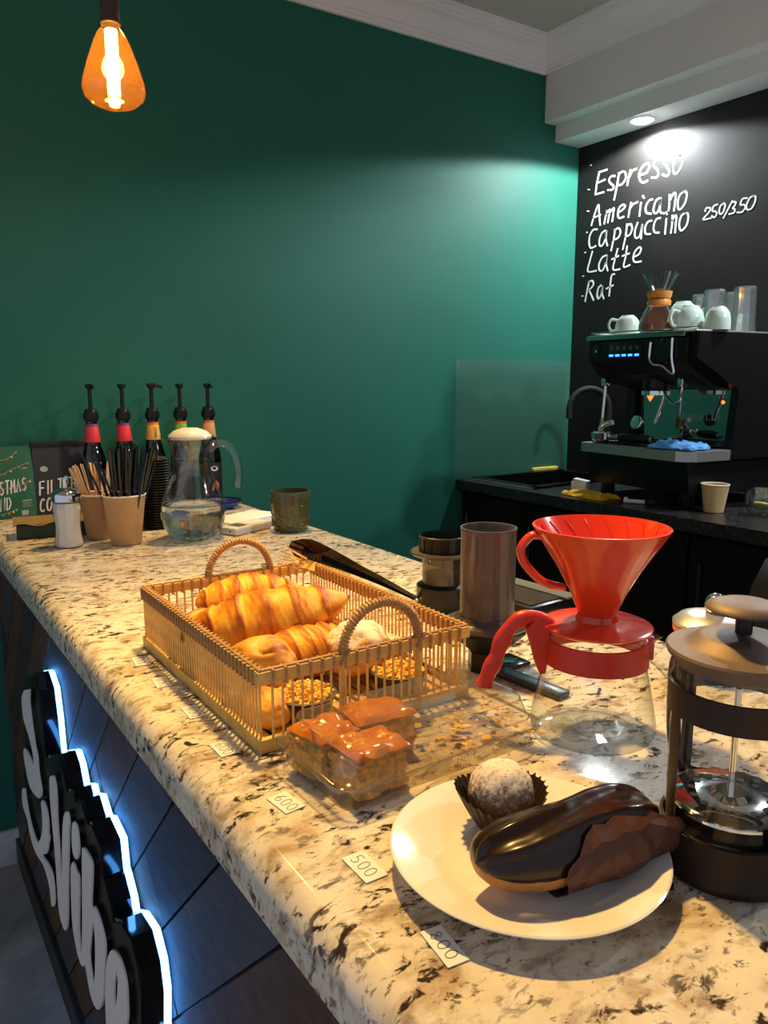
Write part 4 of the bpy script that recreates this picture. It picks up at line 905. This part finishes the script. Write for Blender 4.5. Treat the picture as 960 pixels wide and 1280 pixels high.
bun('bread_roll', 'round golden roll with creased top at the near left of the basket', 'roll', (.378, .838, 1.152), .044, .042, .038, 2.3, 'bun_crust', .10, 1.0)
bun('cream_puff', 'powdered cream puff piled against the right basket side', 'cream puff', (.512, .832, 1.150), .048, .045, .036, 6.1, 'puff_sugared', .16, .6)
bun('cream_puff', 'smaller powdered puff half behind the large one', 'cream puff', (.560, .850, 1.132), .036, .036, .026, 8.7, 'puff_sugared', .12, .4)
bun('bread_roll', 'pale roll low in the near left basket corner', 'roll', (.356, .775, 1.127), .026, .036, .022, 4.4, 'bun_crust', .08, .4)
def tart(label, c):
    t = T('crumble_tart', label, 'tart', c, group='crumble tarts in the basket')
    O('pastry_case', L([(0, .001), (.028, .001), (.037, .026), (.0385, .028), (.036, .029), (.033, .022), (0, .020)], 40, rfun=lambda a, z: 1 + .02*sin(a*24)), 'tart_shell', t)
    O('filling', L([(0, .027), (.020, .026), (.034, .022)], 24), 'crumble', t)
    rr = random.Random(int(c[0]*1e4)); mb = MB()
    for k in range(170):
        a = rr.uniform(0, tau); q = .034*sqrt(rr.random()); s = rr.uniform(.0018, .0042)
        bm = bmesh.new(); bmesh.ops.create_icosphere(bm, subdivisions=1, radius=s)
        for v in bm.verts: v.co *= rr.uniform(.75, 1.2)
        mb.bm(bm, Matrix.Translation((q*cos(a), q*sin(a), .028 + .006*(1-q/.032) + rr.uniform(-.002, .002))))
    o = O('crumbs', mb, 'crumble', t, angle=60); o['kind'] = 'stuff'
tart('dark tart case with yellow crumble on the near left of the basket', (.400, .768, Z0+.0095))
tart('dark tart case with yellow crumble on the near right of the basket', (.535, .768, Z0+.0095))
# serving tongs leaning on the far right basket corner
t = T('serving_tongs', 'black and chrome serving tongs leaning over the far basket corner', 'tongs', (0, 0, 0))
A0, A1 = Vector((.585, 1.165, 1.222)), Vector((.765, 1.055, 1.114))
dv = (A1-A0).normalized(); sdv = dv.cross(Vector((0, 0, 1))).normalized(); upv = sdv.cross(dv)
def strip(name, P0, P1, w, th, mat, bow, n=16, wide=None):
    vs = []; fs = []
    for i in range(n+1):
        q = i/n; p = P0.lerp(P1, q) + upv*bow*sin(pi*q)
        ww = w*(wide(q) if wide else 1)
        for a, b2 in ((-1, -1), (1, -1), (1, 1), (-1, 1)): vs.append(tuple(p + upv*a*ww/2 + sdv*b2*th/2))
    for i in range(n):
        for k in range(4): fs.append((i*4+k, i*4+(k+1) % 4, (i+1)*4+(k+1) % 4, (i+1)*4+k))
    fs.append((0, 1, 2, 3)); fs.append(tuple(n*4+k for k in (3, 2, 1, 0)))
    return O(name, MB().add(vs, fs), mat, t)
strip('arm', A0, A1, .028, .004, 'black_gloss', .006, wide=lambda q: 1.5*sqrt(max(.05, min(1, q*9))) if q < .2 else 1.5-.5*min(1, (q-.2)*3))
strip('arm', A0 + sdv*.040 + dv*.02 + Vector((0, 0, -.012)), A1 + sdv*.006, .016, .003, 'chrome', .004)
for k in range(4): O('tine', Tb([tuple(A0 + sdv*.040 + dv*.03 + upv*(.010-.007*k) + Vector((0, 0, -.012))), tuple(A0 + sdv*.030 - dv*.012 + upv*(.016-.011*k) + Vector((0, 0, -.018)))], .0022, 6), 'chrome', t)
O('hinge_ring', Tb([tuple(A1 + sdv*.003 + dv*.008 + (upv*cos(a)+dv*sin(a))*.012) for a in [tau*i/20 for i in range(20)]], .0025, 8, closed=True), 'chrome', t)

# ================================================================== coffee gear
t = T('coffee_press_maker', 'short smoky plastic coffee press with black cap and flange', 'coffee maker', (.812, 1.035, Z0))
O('base_cup', L([(0, .001), (.044, .001), (.045, .004), (.045, .046), (.038, .050), (0, .050)], 40), 'black_plastic', t)
O('chamber', L([(.035, .050), (.035, .098), (.036, .100)], 40), 'smoke_clear', t); O('plunger_seal', L([(0, .052), (.033, .052), (.034, .058), (.033, .066), (0, .068)], 32), 'black_matt', t)
O('flange', L([(.034, .098), (.052, .100), (.056, .103), (.055, .106), (.034, .106)], 44), 'smoke_grey', t)
cp_ = O('cap', L([(.034, .106), (.0405, .107), (.0405, .130), (.041, .133), (.0385, .134), (.037, .112), (0, .110)], 48), 'black_plastic', t)
for k in range(16): O('grip_rib', B(.0400, .0418, -.0022, .0022, .108, .130, .0005, M4=Matrix.Rotation(tau*k/16, 4, 'Z')), 'black_plastic', cp_)
t = T('tube_coffee_press', 'tall smoky plastic tube press standing in a hexagonal black funnel', 'coffee maker', (.690, .780, Z0-.0))
O('funnel', L([(0, .001), (.026, .001), (.026, .028), (.030, .034), (.050, .052), (.056, .058), (.056, .063), (.040, .064), (0, .064)], 6), 'black_plastic', t, angle=20)
O('hex_flange', L([(.036, .0645), (.064, .0645), (.066, .067), (.063, .071), (.046, .073), (.041, .080), (.036, .080)], 6, closed=True, M4=Matrix.Rotation(R(12), 4, 'Z')), 'smoke_grey', t, angle=20)
O('tube', L([(.0365, .072), (.0375, .080), (.0375, .196), (.0385, .198), (.0380, .201), (.0355, .201), (.0345, .196), (.0345, .074)], 44), 'smoke_tube', t)
O('inner_plunger', L([(0, .09), (.030, .09), (.031, .095), (.028, .10), (.010, .102), (.010, .13), (0, .13)], 32), 'smoke_grey', t)
O('foot_bar', B(-.012, .012, -.135, -.028, .0005, .009, .002, M4=Matrix.Rotation(R(6), 4, 'Z')), 'dark_green_bar', t); O('foot_plate', B(.010, .062, -.026, .020, .0005, .006, .002), 'black_gloss', t)
t = T('drip_tray', 'grey-edged black mesh drip tray at the rear edge of the bar', 'tray', (.925, .960, Z0), 4)
O('tray_body', B(-.055, .055, -.075, .085, 0, .030, .003), 'black_plastic', t); O('mesh_top', B(-.045, .028, -.065, .075, .0302, .0318), 'dark_mesh', t); O('edge_panel', B(.030, .062, -.078, .100, .0302, .034, .001), 'grey_panel', t)
# glass server with red handle
SX, SY = .6625, .565
t = T('coffee_server', 'clear glass coffee server with red handle and collar band', 'coffee server', (SX, SY, Z0), ANG_R + 180)     # local +x = image left
t.scale = (1.045, 1.045, .965)
O('glass_body', L([(0, .003), (.030, .002), (.056, .001), (.064, .004), (.067, .012), (.066, .022), (.060, .055), (.0535, .088), (.0505, .104), (.050, .112), (.0515, .120), (.053, .126)], 56), 'glass', t)
O('base_swirl', L([(.012, .006), (.020, .004), (.034, .007), (.046, .005)], 48), 'glass', t)
O('spout', L([(.009, 0), (.011, .012), (.014, .020)], 14, a0=R(60), a1=R(300), M4=Matrix.Translation((-.049, 0, .108)) @ Matrix.Rotation(R(-30), 4, 'Y')), 'glass', t)
O('band', L([(.0515, .091), (.056, .089), (.0535, .117), (.0500, .117)], 56, closed=True), 'red_silicone', t)
O('band_clasp', B(-.062, -.050, -.006, .006, .090, .119, .002), 'red_silicone', t)
hp = smooth_path([(.050, 0, .128), (.064, 0, .140), (.080, 0, .139), (.094, 0, .126), (.102, 0, .108), (.107, 0, .090), (.114, 0, .074), (.119, 0, .058)], 5)
hn = O('handle', Tb(hp, [.0090 + .0009*sin(i*.75) for i in range(len(hp))], 14, flat=.85), 'red_silicone', t)
mb = MB(); mb.prism([(.049, .134), (.066, .142), (.076, .128), (.070, .108), (.064, .085), (.060, .074), (.054, .076), (.053, .090)], lambda u, v, d: (u, d, v), -.008, .008); O('handle_bracket', mb, 'red_silicone', hn, angle=30)
t = T('pour_over_dripper', 'glossy red cone dripper with loop handle on the glass server', 'coffee dripper', (SX, SY, Z0 + .1228), ANG_R + 180); t.scale = (1.03, 1.03, .98)
O('base_plate', L([(.030, .0), (.052, .0), (.0585, .003), (.059, .0055), (.056, .0070), (.034, .0085), (.0225, .011), (.0205, .018), (.018, .018), (.018, .006), (.030, .002)], 56, closed=True), 'red_plastic', t)
cone = [(.019, .016), (.0215, .022), (.031, .046), (.0455, .074), (.060, .098), (.0705, .1155), (.072, .119), (.0695, .1195), (.058, .101), (.043, .075), (.028, .046), (.018, .024), (.016, .016)]
cn = O('cone', L(cone, 64, closed=True), 'red_plastic', t)
for k in range(18):
    pts = [((r-.0012)*cos(tau*k/18 + .9*q), (r-.0012)*sin(tau*k/18 + .9*q), z) for q, r, z in ((0, .0200, .027), (.33, .029, .046), (.62, .0438, .075), (.85, .0588, .101), (1, .0675, .115))]
    O('spiral_rib', Tb(pts, .0011, 5), 'red_plastic', cn)
O('loop_handle', Tb(smooth_path([(.063, 0, .108), (.074, 0, .108), (.084, 0, .095), (.082, 0, .080), (.072, 0, .066), (.058, 0, .054), (.036, 0, .048)], 6), .0048, 10, flat=1.3), 'red_plastic', t)
# small glass sugar bowl behind the press
t = T('glass_dish', 'small clear glass dish with a domed lid and ball knob behind the press', 'dish', (.930, .600, Z0))
O('bowl', L([(0, .001), (.026, .001), (.032, .006), (.042, .035), (.0455, .066), (.046, .070)], 40), 'glass_thick', t)
O('orange_band', L([(.0442, .060), (.0462, .061), (.0466, .068), (.0450, .069)], 40), 'orange_paint', t)
O('lid', L([(.047, .070), (.047, .074), (.038, .082), (.020, .087), (.005, .088)], 40), 'steel', t)
bm = bmesh.new(); bmesh.ops.create_uvsphere(bm, u_segments=24, v_segments=16, radius=.0155); O('ball_knob', MB().bm(bm, Matrix.Translation((.004, -.006, .099))), 'chrome', t)
# french press
t = T('french_press', 'glass french press with dark bronze frame and lid at the right edge', 'french press', (.568, .336, Z0), ANG_R)   # local +x = image right
O('frame_base', L([(0, .001), (.0545, .001), (.0560, .004), (.0560, .008), (.0545, .011), (.0540, .040), (.0515, .041), (.0515, .012), (0, .010)], 56), 'bronze', t)
O('frame_band', L([(.0515, .134), (.0540, .134), (.0540, .158), (.0515, .158)], 56, closed=True), 'bronze', t)
for a in (-170, -75, 15, 110):
    O('frame_pillar', L([(.0515, .038), (.0540, .038), (.0540, .136), (.0515, .136)], 5, a0=R(a-7), a1=R(a+7)), 'bronze', t)
O('beaker', L([(0, .012), (.048, .012), (.0505, .016), (.0505, .176), (.0515, .182)], 56), 'glass', t)
O('pouring_lip', L([(.010, 0), (.014, .014), (.019, .024)], 14, a0=R(70), a1=R(290), M4=Matrix.Translation((-.043, .016, .158)) @ Matrix.Rotation(R(160), 4, 'Z') @ Matrix.Rotation(R(180), 4, 'Z') @ Matrix.Rotation(R(-28), 4, 'Y')), 'glass', t)
ld = O('lid', L([(0, .200), (.012, .199), (.030, .197), (.034, .1955), (.040, .190), (.046, .1885), (.0565, .187), (.058, .185), (.0565, .181), (.052, .180), (.050, .172), (.048, .172), (.048, .180), (0, .180)], 64), 'lid_bronze', t)
O('knob_stem', Tb([(0, 0, .198), (0, 0, .218)], .0065, 16), 'black_plastic', ld)
O('knob', L([(0, .226), (.020, .225), (.0285, .222), (.030, .2195), (.028, .2175), (.008, .216), (0, .216)], 44), 'lid_bronze', ld)
O('plunger_rod', Tb([(0, 0, .06), (0, 0, .185)], .0026, 10), 'chrome', t)
fl = O('filter_disc', L([(0, .064), (.012, .064), (.016, .060), (.044, .060), (.048, .057), (.0485, .054), (.044, .053), (0, .053)], 56), 'chrome', t)
for k in range(14):
    a = tau*k/14; O('filter_hole', L([(0, .0), (.0034, .0)], 10, M4=Matrix.Translation((.030*cos(a), .030*sin(a), .0604))), 'black_matt', fl)
O('filter_coil', Tb([((.0470)*cos(tau*k/48) , (.0470)*sin(tau*k/48), .0575 + (.0006 if k % 2 else -.0006)) for k in range(48)], .0018, 5, closed=True), 'chrome', fl)
M4 = Matrix.Rotation(R(98), 4, 'Z')
O('handle', Tb(smooth_path([(.053, 0, .148), (.078, 0, .152), (.096, 0, .140), (.098, 0, .105), (.092, 0, .065), (.072, 0, .045), (.053, 0, .048)], 6), .0085, 12, flat=.7, M4=M4), 'black_gloss', t)

# ================================================================== plate of sweets
PX, PY = .425, .424
t = tag(O('plate', L([(0, .004), (.060, .004), (.064, .001), (.068, .001), (.070, .005), (.085, .011), (.1125, .0195), (.1135, .0212), (.112, .0220), (.085, .0145), (.072, .0085), (.062, .0068), (0, .0068)], 96), 'porcelain'), 'round white dinner plate holding the eclair and sweet', 'plate')
t.location = (PX, PY, Z0)
ZP = Z0 + .0073
t = T('truffle_ball', 'sugar-dusted ball pastry in a dark pleated paper case on the plate', 'pastry', (.437, .470, ZP))
nfl = 30
mb = MB(); vs = []; fs = []; n = nfl*4
for j in range(9):
    q = j/8
    for i in range(n):
        a = tau*i/n; r = .019 + .021*q**.9; r += .0016*q*cos(a*nfl) ; z = .001 + .034*q + (.0018*cos(a*nfl+1) + .005*sin(a*2+2.4))*q*q
        vs.append((r*cos(a), r*sin(a), z))
for j in range(8):
    for i in range(n): i2 = (i+1) % n; fs.append((j*n+i, j*n+i2, (j+1)*n+i2, (j+1)*n+i))
fs.append(tuple(range(n))[::-1]); O('paper_case', mb.add(vs, fs), 'liner_paper', t, angle=70)
mb = MB(); nu, nv = 40, 60
for i in range(nu+1):
    for j in range(nv):
        th, a = pi*i/nu, tau*j/nv; d = Vector((sin(th)*cos(a), sin(th)*sin(a), cos(th)))
        k = .029*(1 + .03*noise.noise(d*3) + .02*noise.noise(d*9)); mb.v.append(tuple(d*k + Vector((0, 0, .0325))))
for i in range(nu):
    for j in range(nv): j2 = (j+1) % nv; mb.f.append((i*nv+j, i*nv+j2, (i+1)*nv+j2, (i+1)*nv+j))
O('ball', mb, 'ball_sugared', t, angle=80)
# eclair, local x along its length
t = T('chocolate_eclair', 'chocolate-glazed eclair in a folded brown paper wrapper on the plate', 'eclair', (.437, .391, ZP + .0005), -9)
EL, ER = .172, .030
def ec(s, a, k=1.0, add=0):
    """s -1..1 along, a angle (0 = up)"""
    env = max(0, 1-abs(s)**3.2)**.42
    y = sin(a)*ER*env*1.10; z = cos(a)*ER*env*.92
    zz = .0275 + (z if z > 0 else z*.92); bend = .006*(1-s*s)
    n = Vector((0, sin(a), cos(a)))
    return Vector((s*EL/2, y*k, zz + .004*(s*s))) + n*add*env + Vector((0, -bend*.4, 0))
def ecmesh(a0, a1, add, na, ns_=56, s0=-1, s1=1, fn=None):
    mb = MB()
    for i in range(ns_+1):
        s = s0 + (s1-s0)*i/ns_
        for j in range(na+1):
            a = a0 + (a1-a0)*j/na; mb.v.append(tuple(ec(s, a, 1, add(s, a) if callable(add) else add)))
    for i in range(ns_):
        for j in range(na): k = i*(na+1)+j; mb.f.append((k, k+1, k+na+2, k+na+1))
    return mb
O('choux_body', ecmesh(-pi, pi, lambda s, a: .0008*noise.noise(Vector((s*9, sin(a)*3, cos(a)*3))), 48), 'choux', t, angle=60)
def glz(s, a):
    q = abs(a)/1.75; edge = max(0, 1-q**8)
    return -.0006 + edge*(.0030 + .0055*math.exp(-((a-.15-.25*sin(s*2.2))/.16)**2) + .0050*math.exp(-((a+.62-.15*sin(s*3+1))/.18)**2) + .0006*noise.noise(Vector((s*6, a*3, 1))))
O('chocolate_glaze', ecmesh(-1.75, 1.75, glz, 72, 80), 'chocolate', t, angle=70)
# wrapper: hugs the near side and underside, opens out past the right end
vs = []; fs = []; nu, nv = 11, 6; rw = random.Random(21)
for i in range(nu+1):
    s = -.34 + 1.36*i/nu
    top_a = .62 + .06*sin(i*2.1) + (2.0*max(0, .02-s) if s < .02 else 0) + .25*max(0, s-.5)
    for j in range(nv+1):
        q = j/nv; a = -(2.85 - (2.85 - top_a)*q); sc = min(s, .70)
        p = ec(sc, a, 1, .0042 + rw.uniform(0, .0035)*(1 if 0 < j else 0))
        if s > .70: e = (s-.70)/.46; p.x = s*EL/2; p.y = p.y*(1-.45*e) - .010*e*(1+q); p.z = p.z*(1-.35*e) + .006*e*q
        p.x += rw.uniform(-.003, .003) if 0 < j < nv else 0
        p.z = max(.0012, p.z); vs.append(tuple(p))
for i in range(nu):
    for j in range(nv):
        k = i*(nv+1)+j
        if (i+j) % 2: fs += [(k, k+1, k+nv+2), (k, k+nv+2, k+nv+1)]
        else: fs += [(k, k+1, k+nv+1), (k+1, k+nv+2, k+nv+1)]
O('paper_wrapper', MB().add(vs, fs), 'brown_paper', t, angle=12)

# ================================================================== clear box with apple cake
CX0, CX1, CY0, CY1 = .326, .590, .562, .706
t = T('plastic_container', 'clear plastic clamshell box holding apple cake squares', 'container', ((CX0+CX1)/2, (CY0+CY1)/2, Z0), 1)
hx, hy = (CX1-CX0)/2, (CY1-CY0)/2
def rrect(a, b2, r, n=6):
    o = []
    for cx, cy, s in ((a-r, b2-r, 0), (-a+r, b2-r, 90), (-a+r, -b2+r, 180), (a-r, -b2+r, 270)):
        for k in range(n+1): o.append((cx + r*cos(R(s+90*k/n)), cy + r*sin(R(s+90*k/n))))
    return o
def shell(levels, capf=True):
    mb = MB(); n = None
    for a, b2, r, z in levels:
        L_ = rrect(a, b2, r); n = len(L_); mb.v += [(x, y, z) for x, y in L_]
    for j in range(len(levels)-1):
        for i in range(n): i2 = (i+1) % n; mb.f.append((j*n+i, j*n+i2, (j+1)*n+i2, (j+1)*n+i))
    if capf: mb.f.append(tuple(range(n)))
    return mb
O('tray', shell([(hx-.014, hy-.014, .012, .001), (hx-.010, hy-.010, .014, .004), (hx-.006, hy-.006, .016, .024), (hx-.004, hy-.004, .017, .027), (hx, hy, .02, .0275), (hx+.001, hy+.001, .02, .0255)]), 'clear_plastic', t, angle=35)
lid_ = O('lid', shell([(hx-.026, hy-.024, .016, .057), (hx-.018, hy-.016, .016, .056), (hx-.010, hy-.010, .016, .034), (hx-.004, hy-.004, .018, .030), (hx+.002, hy+.002, .02, .0295)]), 'clear_plastic', t, angle=35)
for a_, b_, r_, z_, q_ in ((hx, hy, .02, .0283, .0013), (hx-.018, hy-.016, .016, .0560, .0008), (hx-.010, hy-.010, .016, .0345, .0007)):
    O('rim_edge', Tb([(x, y, z_) for x, y in rrect(a_, b_, r_)], q_, 6, closed=True), 'clear_plastic', t)
for k in range(9):
    for s in (-1, 1): O('stiffening_rib', Tb([(-.10 + .0045*k + s*.04 + .06, -hy+.008, .006), (-.10 + .0045*k + s*.04 + .06, -hy+.004, .024)], .0006, 4), 'glass', t)
for k in range(8):
    O('stiffening_rib', Tb([(hx-.008, -.03 + .008*k, .006), (hx-.0045, -.03 + .008*k, .024)], .0006, 4), 'glass', t)
def cake(label, c, w, d, h, rz, seed):
    t = T('apple_cake_square', label, 'cake', c, rz, group='apple cake squares in the clear box')
    bm = bmesh.new(); bmesh.ops.create_cube(bm, size=1); bmesh.ops.subdivide_edges(bm, edges=list(bm.edges), cuts=13, use_grid_fill=True)
    for v in bm.verts:
        p = v.co.copy(); nn = Vector((p.x, p.y, 0)); k = noise.noise(p*5 + Vector((seed, 0, 0)))*.16 + noise.noise(p*13 + Vector((0, seed, 0)))*.13 - .22*max(0, abs(p.x)+abs(p.y)-.72)
        r = Vector((p.x, p.y)); e = max(abs(p.x), abs(p.y))*2
        v.co = Vector((p.x*w*(1+k), p.y*d*(1+k), max(0.0, (p.z+.5)*h*(1 + .12*k + (.05 if p.z > .4 else 0)) - (.006*max(0, e-.75)*4 if p.z > .4 else 0))))
    O('crumb_body', MB().bm(bm), 'pie_body', t, angle=60)
    n = 18; vs = []
    for j in range(n+1):
        for i in range(n+1):
            x, y = i/n-.5, j/n-.5; e = max(abs(x), abs(y))*2
            k = noise.noise(Vector((x*4+seed, y*4, 0)))
            vs.append((x*w*(1.04+.08*k), y*d*(1.04+.08*k), h + .0065 + .004*k - .013*max(0, e-.7)**1.5*3))
    fs = [(j*(n+1)+i, j*(n+1)+i+1, (j+1)*(n+1)+i+1, (j+1)*(n+1)+i) for j in range(n) for i in range(n)]
    O('caramel_glaze', MB().add(vs, fs), 'pie_glaze', t, angle=70)
cake('glazed apple cake square nearest the plate inside the clear box', (.385, .602, Z0+.0055), .062, .050, .040, 4, 1.0)
cake('glazed apple cake square by the left end of the clear box', (.364, .657, Z0+.0055), .054, .052, .040, 12, 5.0)
cake('glazed apple cake square against the basket side of the clear box', (.432, .662, Z0+.0055), .066, .050, .040, -6, 9.0)
rc_ = random.Random(12); mb = MB()
for k in range(46):
    bm = bmesh.new(); bmesh.ops.create_icosphere(bm, subdivisions=1, radius=rc_.uniform(.0012, .0050))
    for v in bm.verts: v.co = Vector((v.co.x*rc_.uniform(.7, 1.6), v.co.y*rc_.uniform(.7, 1.6), v.co.z*.4))
    mb.bm(bm, Matrix.Translation((rc_.uniform(.47, .605), rc_.uniform(.585, .68), Z0+.0068)))
o = O('cake_crumbs', mb, 'crumble', angle=60); o['kind'] = 'stuff'; o['label'] = 'yellow cake crumbs scattered in the empty half of the clear box'; o['category'] = 'crumbs'

# ================================================================== price tags
TAGS = [(.3000, 1.0755, .038, .0205, -98, '600', 'small white price tag nearest the far end of the basket'), (.2990, .9816, .036, .019, -94.6, '600', 'small white price tag second along the basket side from the far end'),
        (.3010, .8679, .036, .019, -91.7, '600', 'small white price tag third along the basket side from the far end'), (.2957, .7584, .0356, .021, -89, '600', 'white price tag reading 600 at the near basket corner'),
        (.3023, .6220, .0347, .0217, -83.9, '600', 'white price tag reading 600 in front of the clear box'), (.3118, .4968, .0393, .0209, -90.4, '500', 'white price tag reading 500 left of the plate'), (.3102, .3879, .0392, .0176, -96.8, '800', 'white price tag reading 800 in front of the plate')]
for x, y, l, w, a, s, lb in TAGS:
    t = T('price_tag', lb, 'price tag', (x, y, Z0), a, group='handwritten price tags')
    O('card', B(-l/2, l/2, -w/2, w/2, .0, .0008), 'paper_white', t, angle=0)
    mb = MB(); text_strokes(mb, s, -l*.36, -w*.28, .0075, w*.56, .0028, .0007, lambda u, v, d: (u, v, .0008+d), 0, .00025, -.1); O('lettering', mb, 'ink', t, angle=0)['label'] = 'handwritten ' + s
# dark round-backed chair behind the bar, at the right edge
t = T('office_chair', 'dark rounded chair back behind the bar at the right edge', 'chair', (1.50, .58, .001), -30)
mb = MB()
vs = []; fs = []
for i in range(25):
    for j in range(13):
        a = -.9 + 1.8*i/24; z = .62 + .565*j/12; q = j/12
        wv = 1 if q < .5 else sqrt(max(0, 1-((q-.5)/.5)**2.4))
        vs.append((.25*sin(a*max(.05, wv)), .25*(1-cos(a*wv))*-1 + .23, z))
mb.add(vs + [(x*1.1, y+.035, z) for x, y, z in vs], [(i*13+j, i*13+j+1, (i+1)*13+j+1, (i+1)*13+j) for i in range(24) for j in range(12)] + [(325+i*13+j, 325+(i+1)*13+j, 325+(i+1)*13+j+1, 325+i*13+j+1) for i in range(24) for j in range(12)])
for i in range(24): mb.f += [(i*13, (i+1)*13, (i+1)*13+325, i*13+325), (i*13+12, i*13+12+325, (i+1)*13+12+325, (i+1)*13+12)]
for j in range(12): mb.f += [(j, j+325, j+326, j+1), (24*13+j, 24*13+j+1, 24*13+j+326, 24*13+j+325)]
O('backrest', mb, 'black_matt', t, angle=60); O('seat', L([(0, .58), (.20, .58), (.22, .60), (.21, .63), (0, .64)], 36), 'black_matt', t)
O('back_stem', Tb([(0, .10, .57), (0, .235, .60), (0, .25, .72)], .016, 10), 'black_plastic', t); O('column', Tb([(0, 0, .06), (0, 0, .58)], .022, 14), 'dark_steel', t); O('foot', L([(0, .0), (.20, .0), (.21, .012), (.03, .05), (0, .06)], 36), 'dark_steel', t)
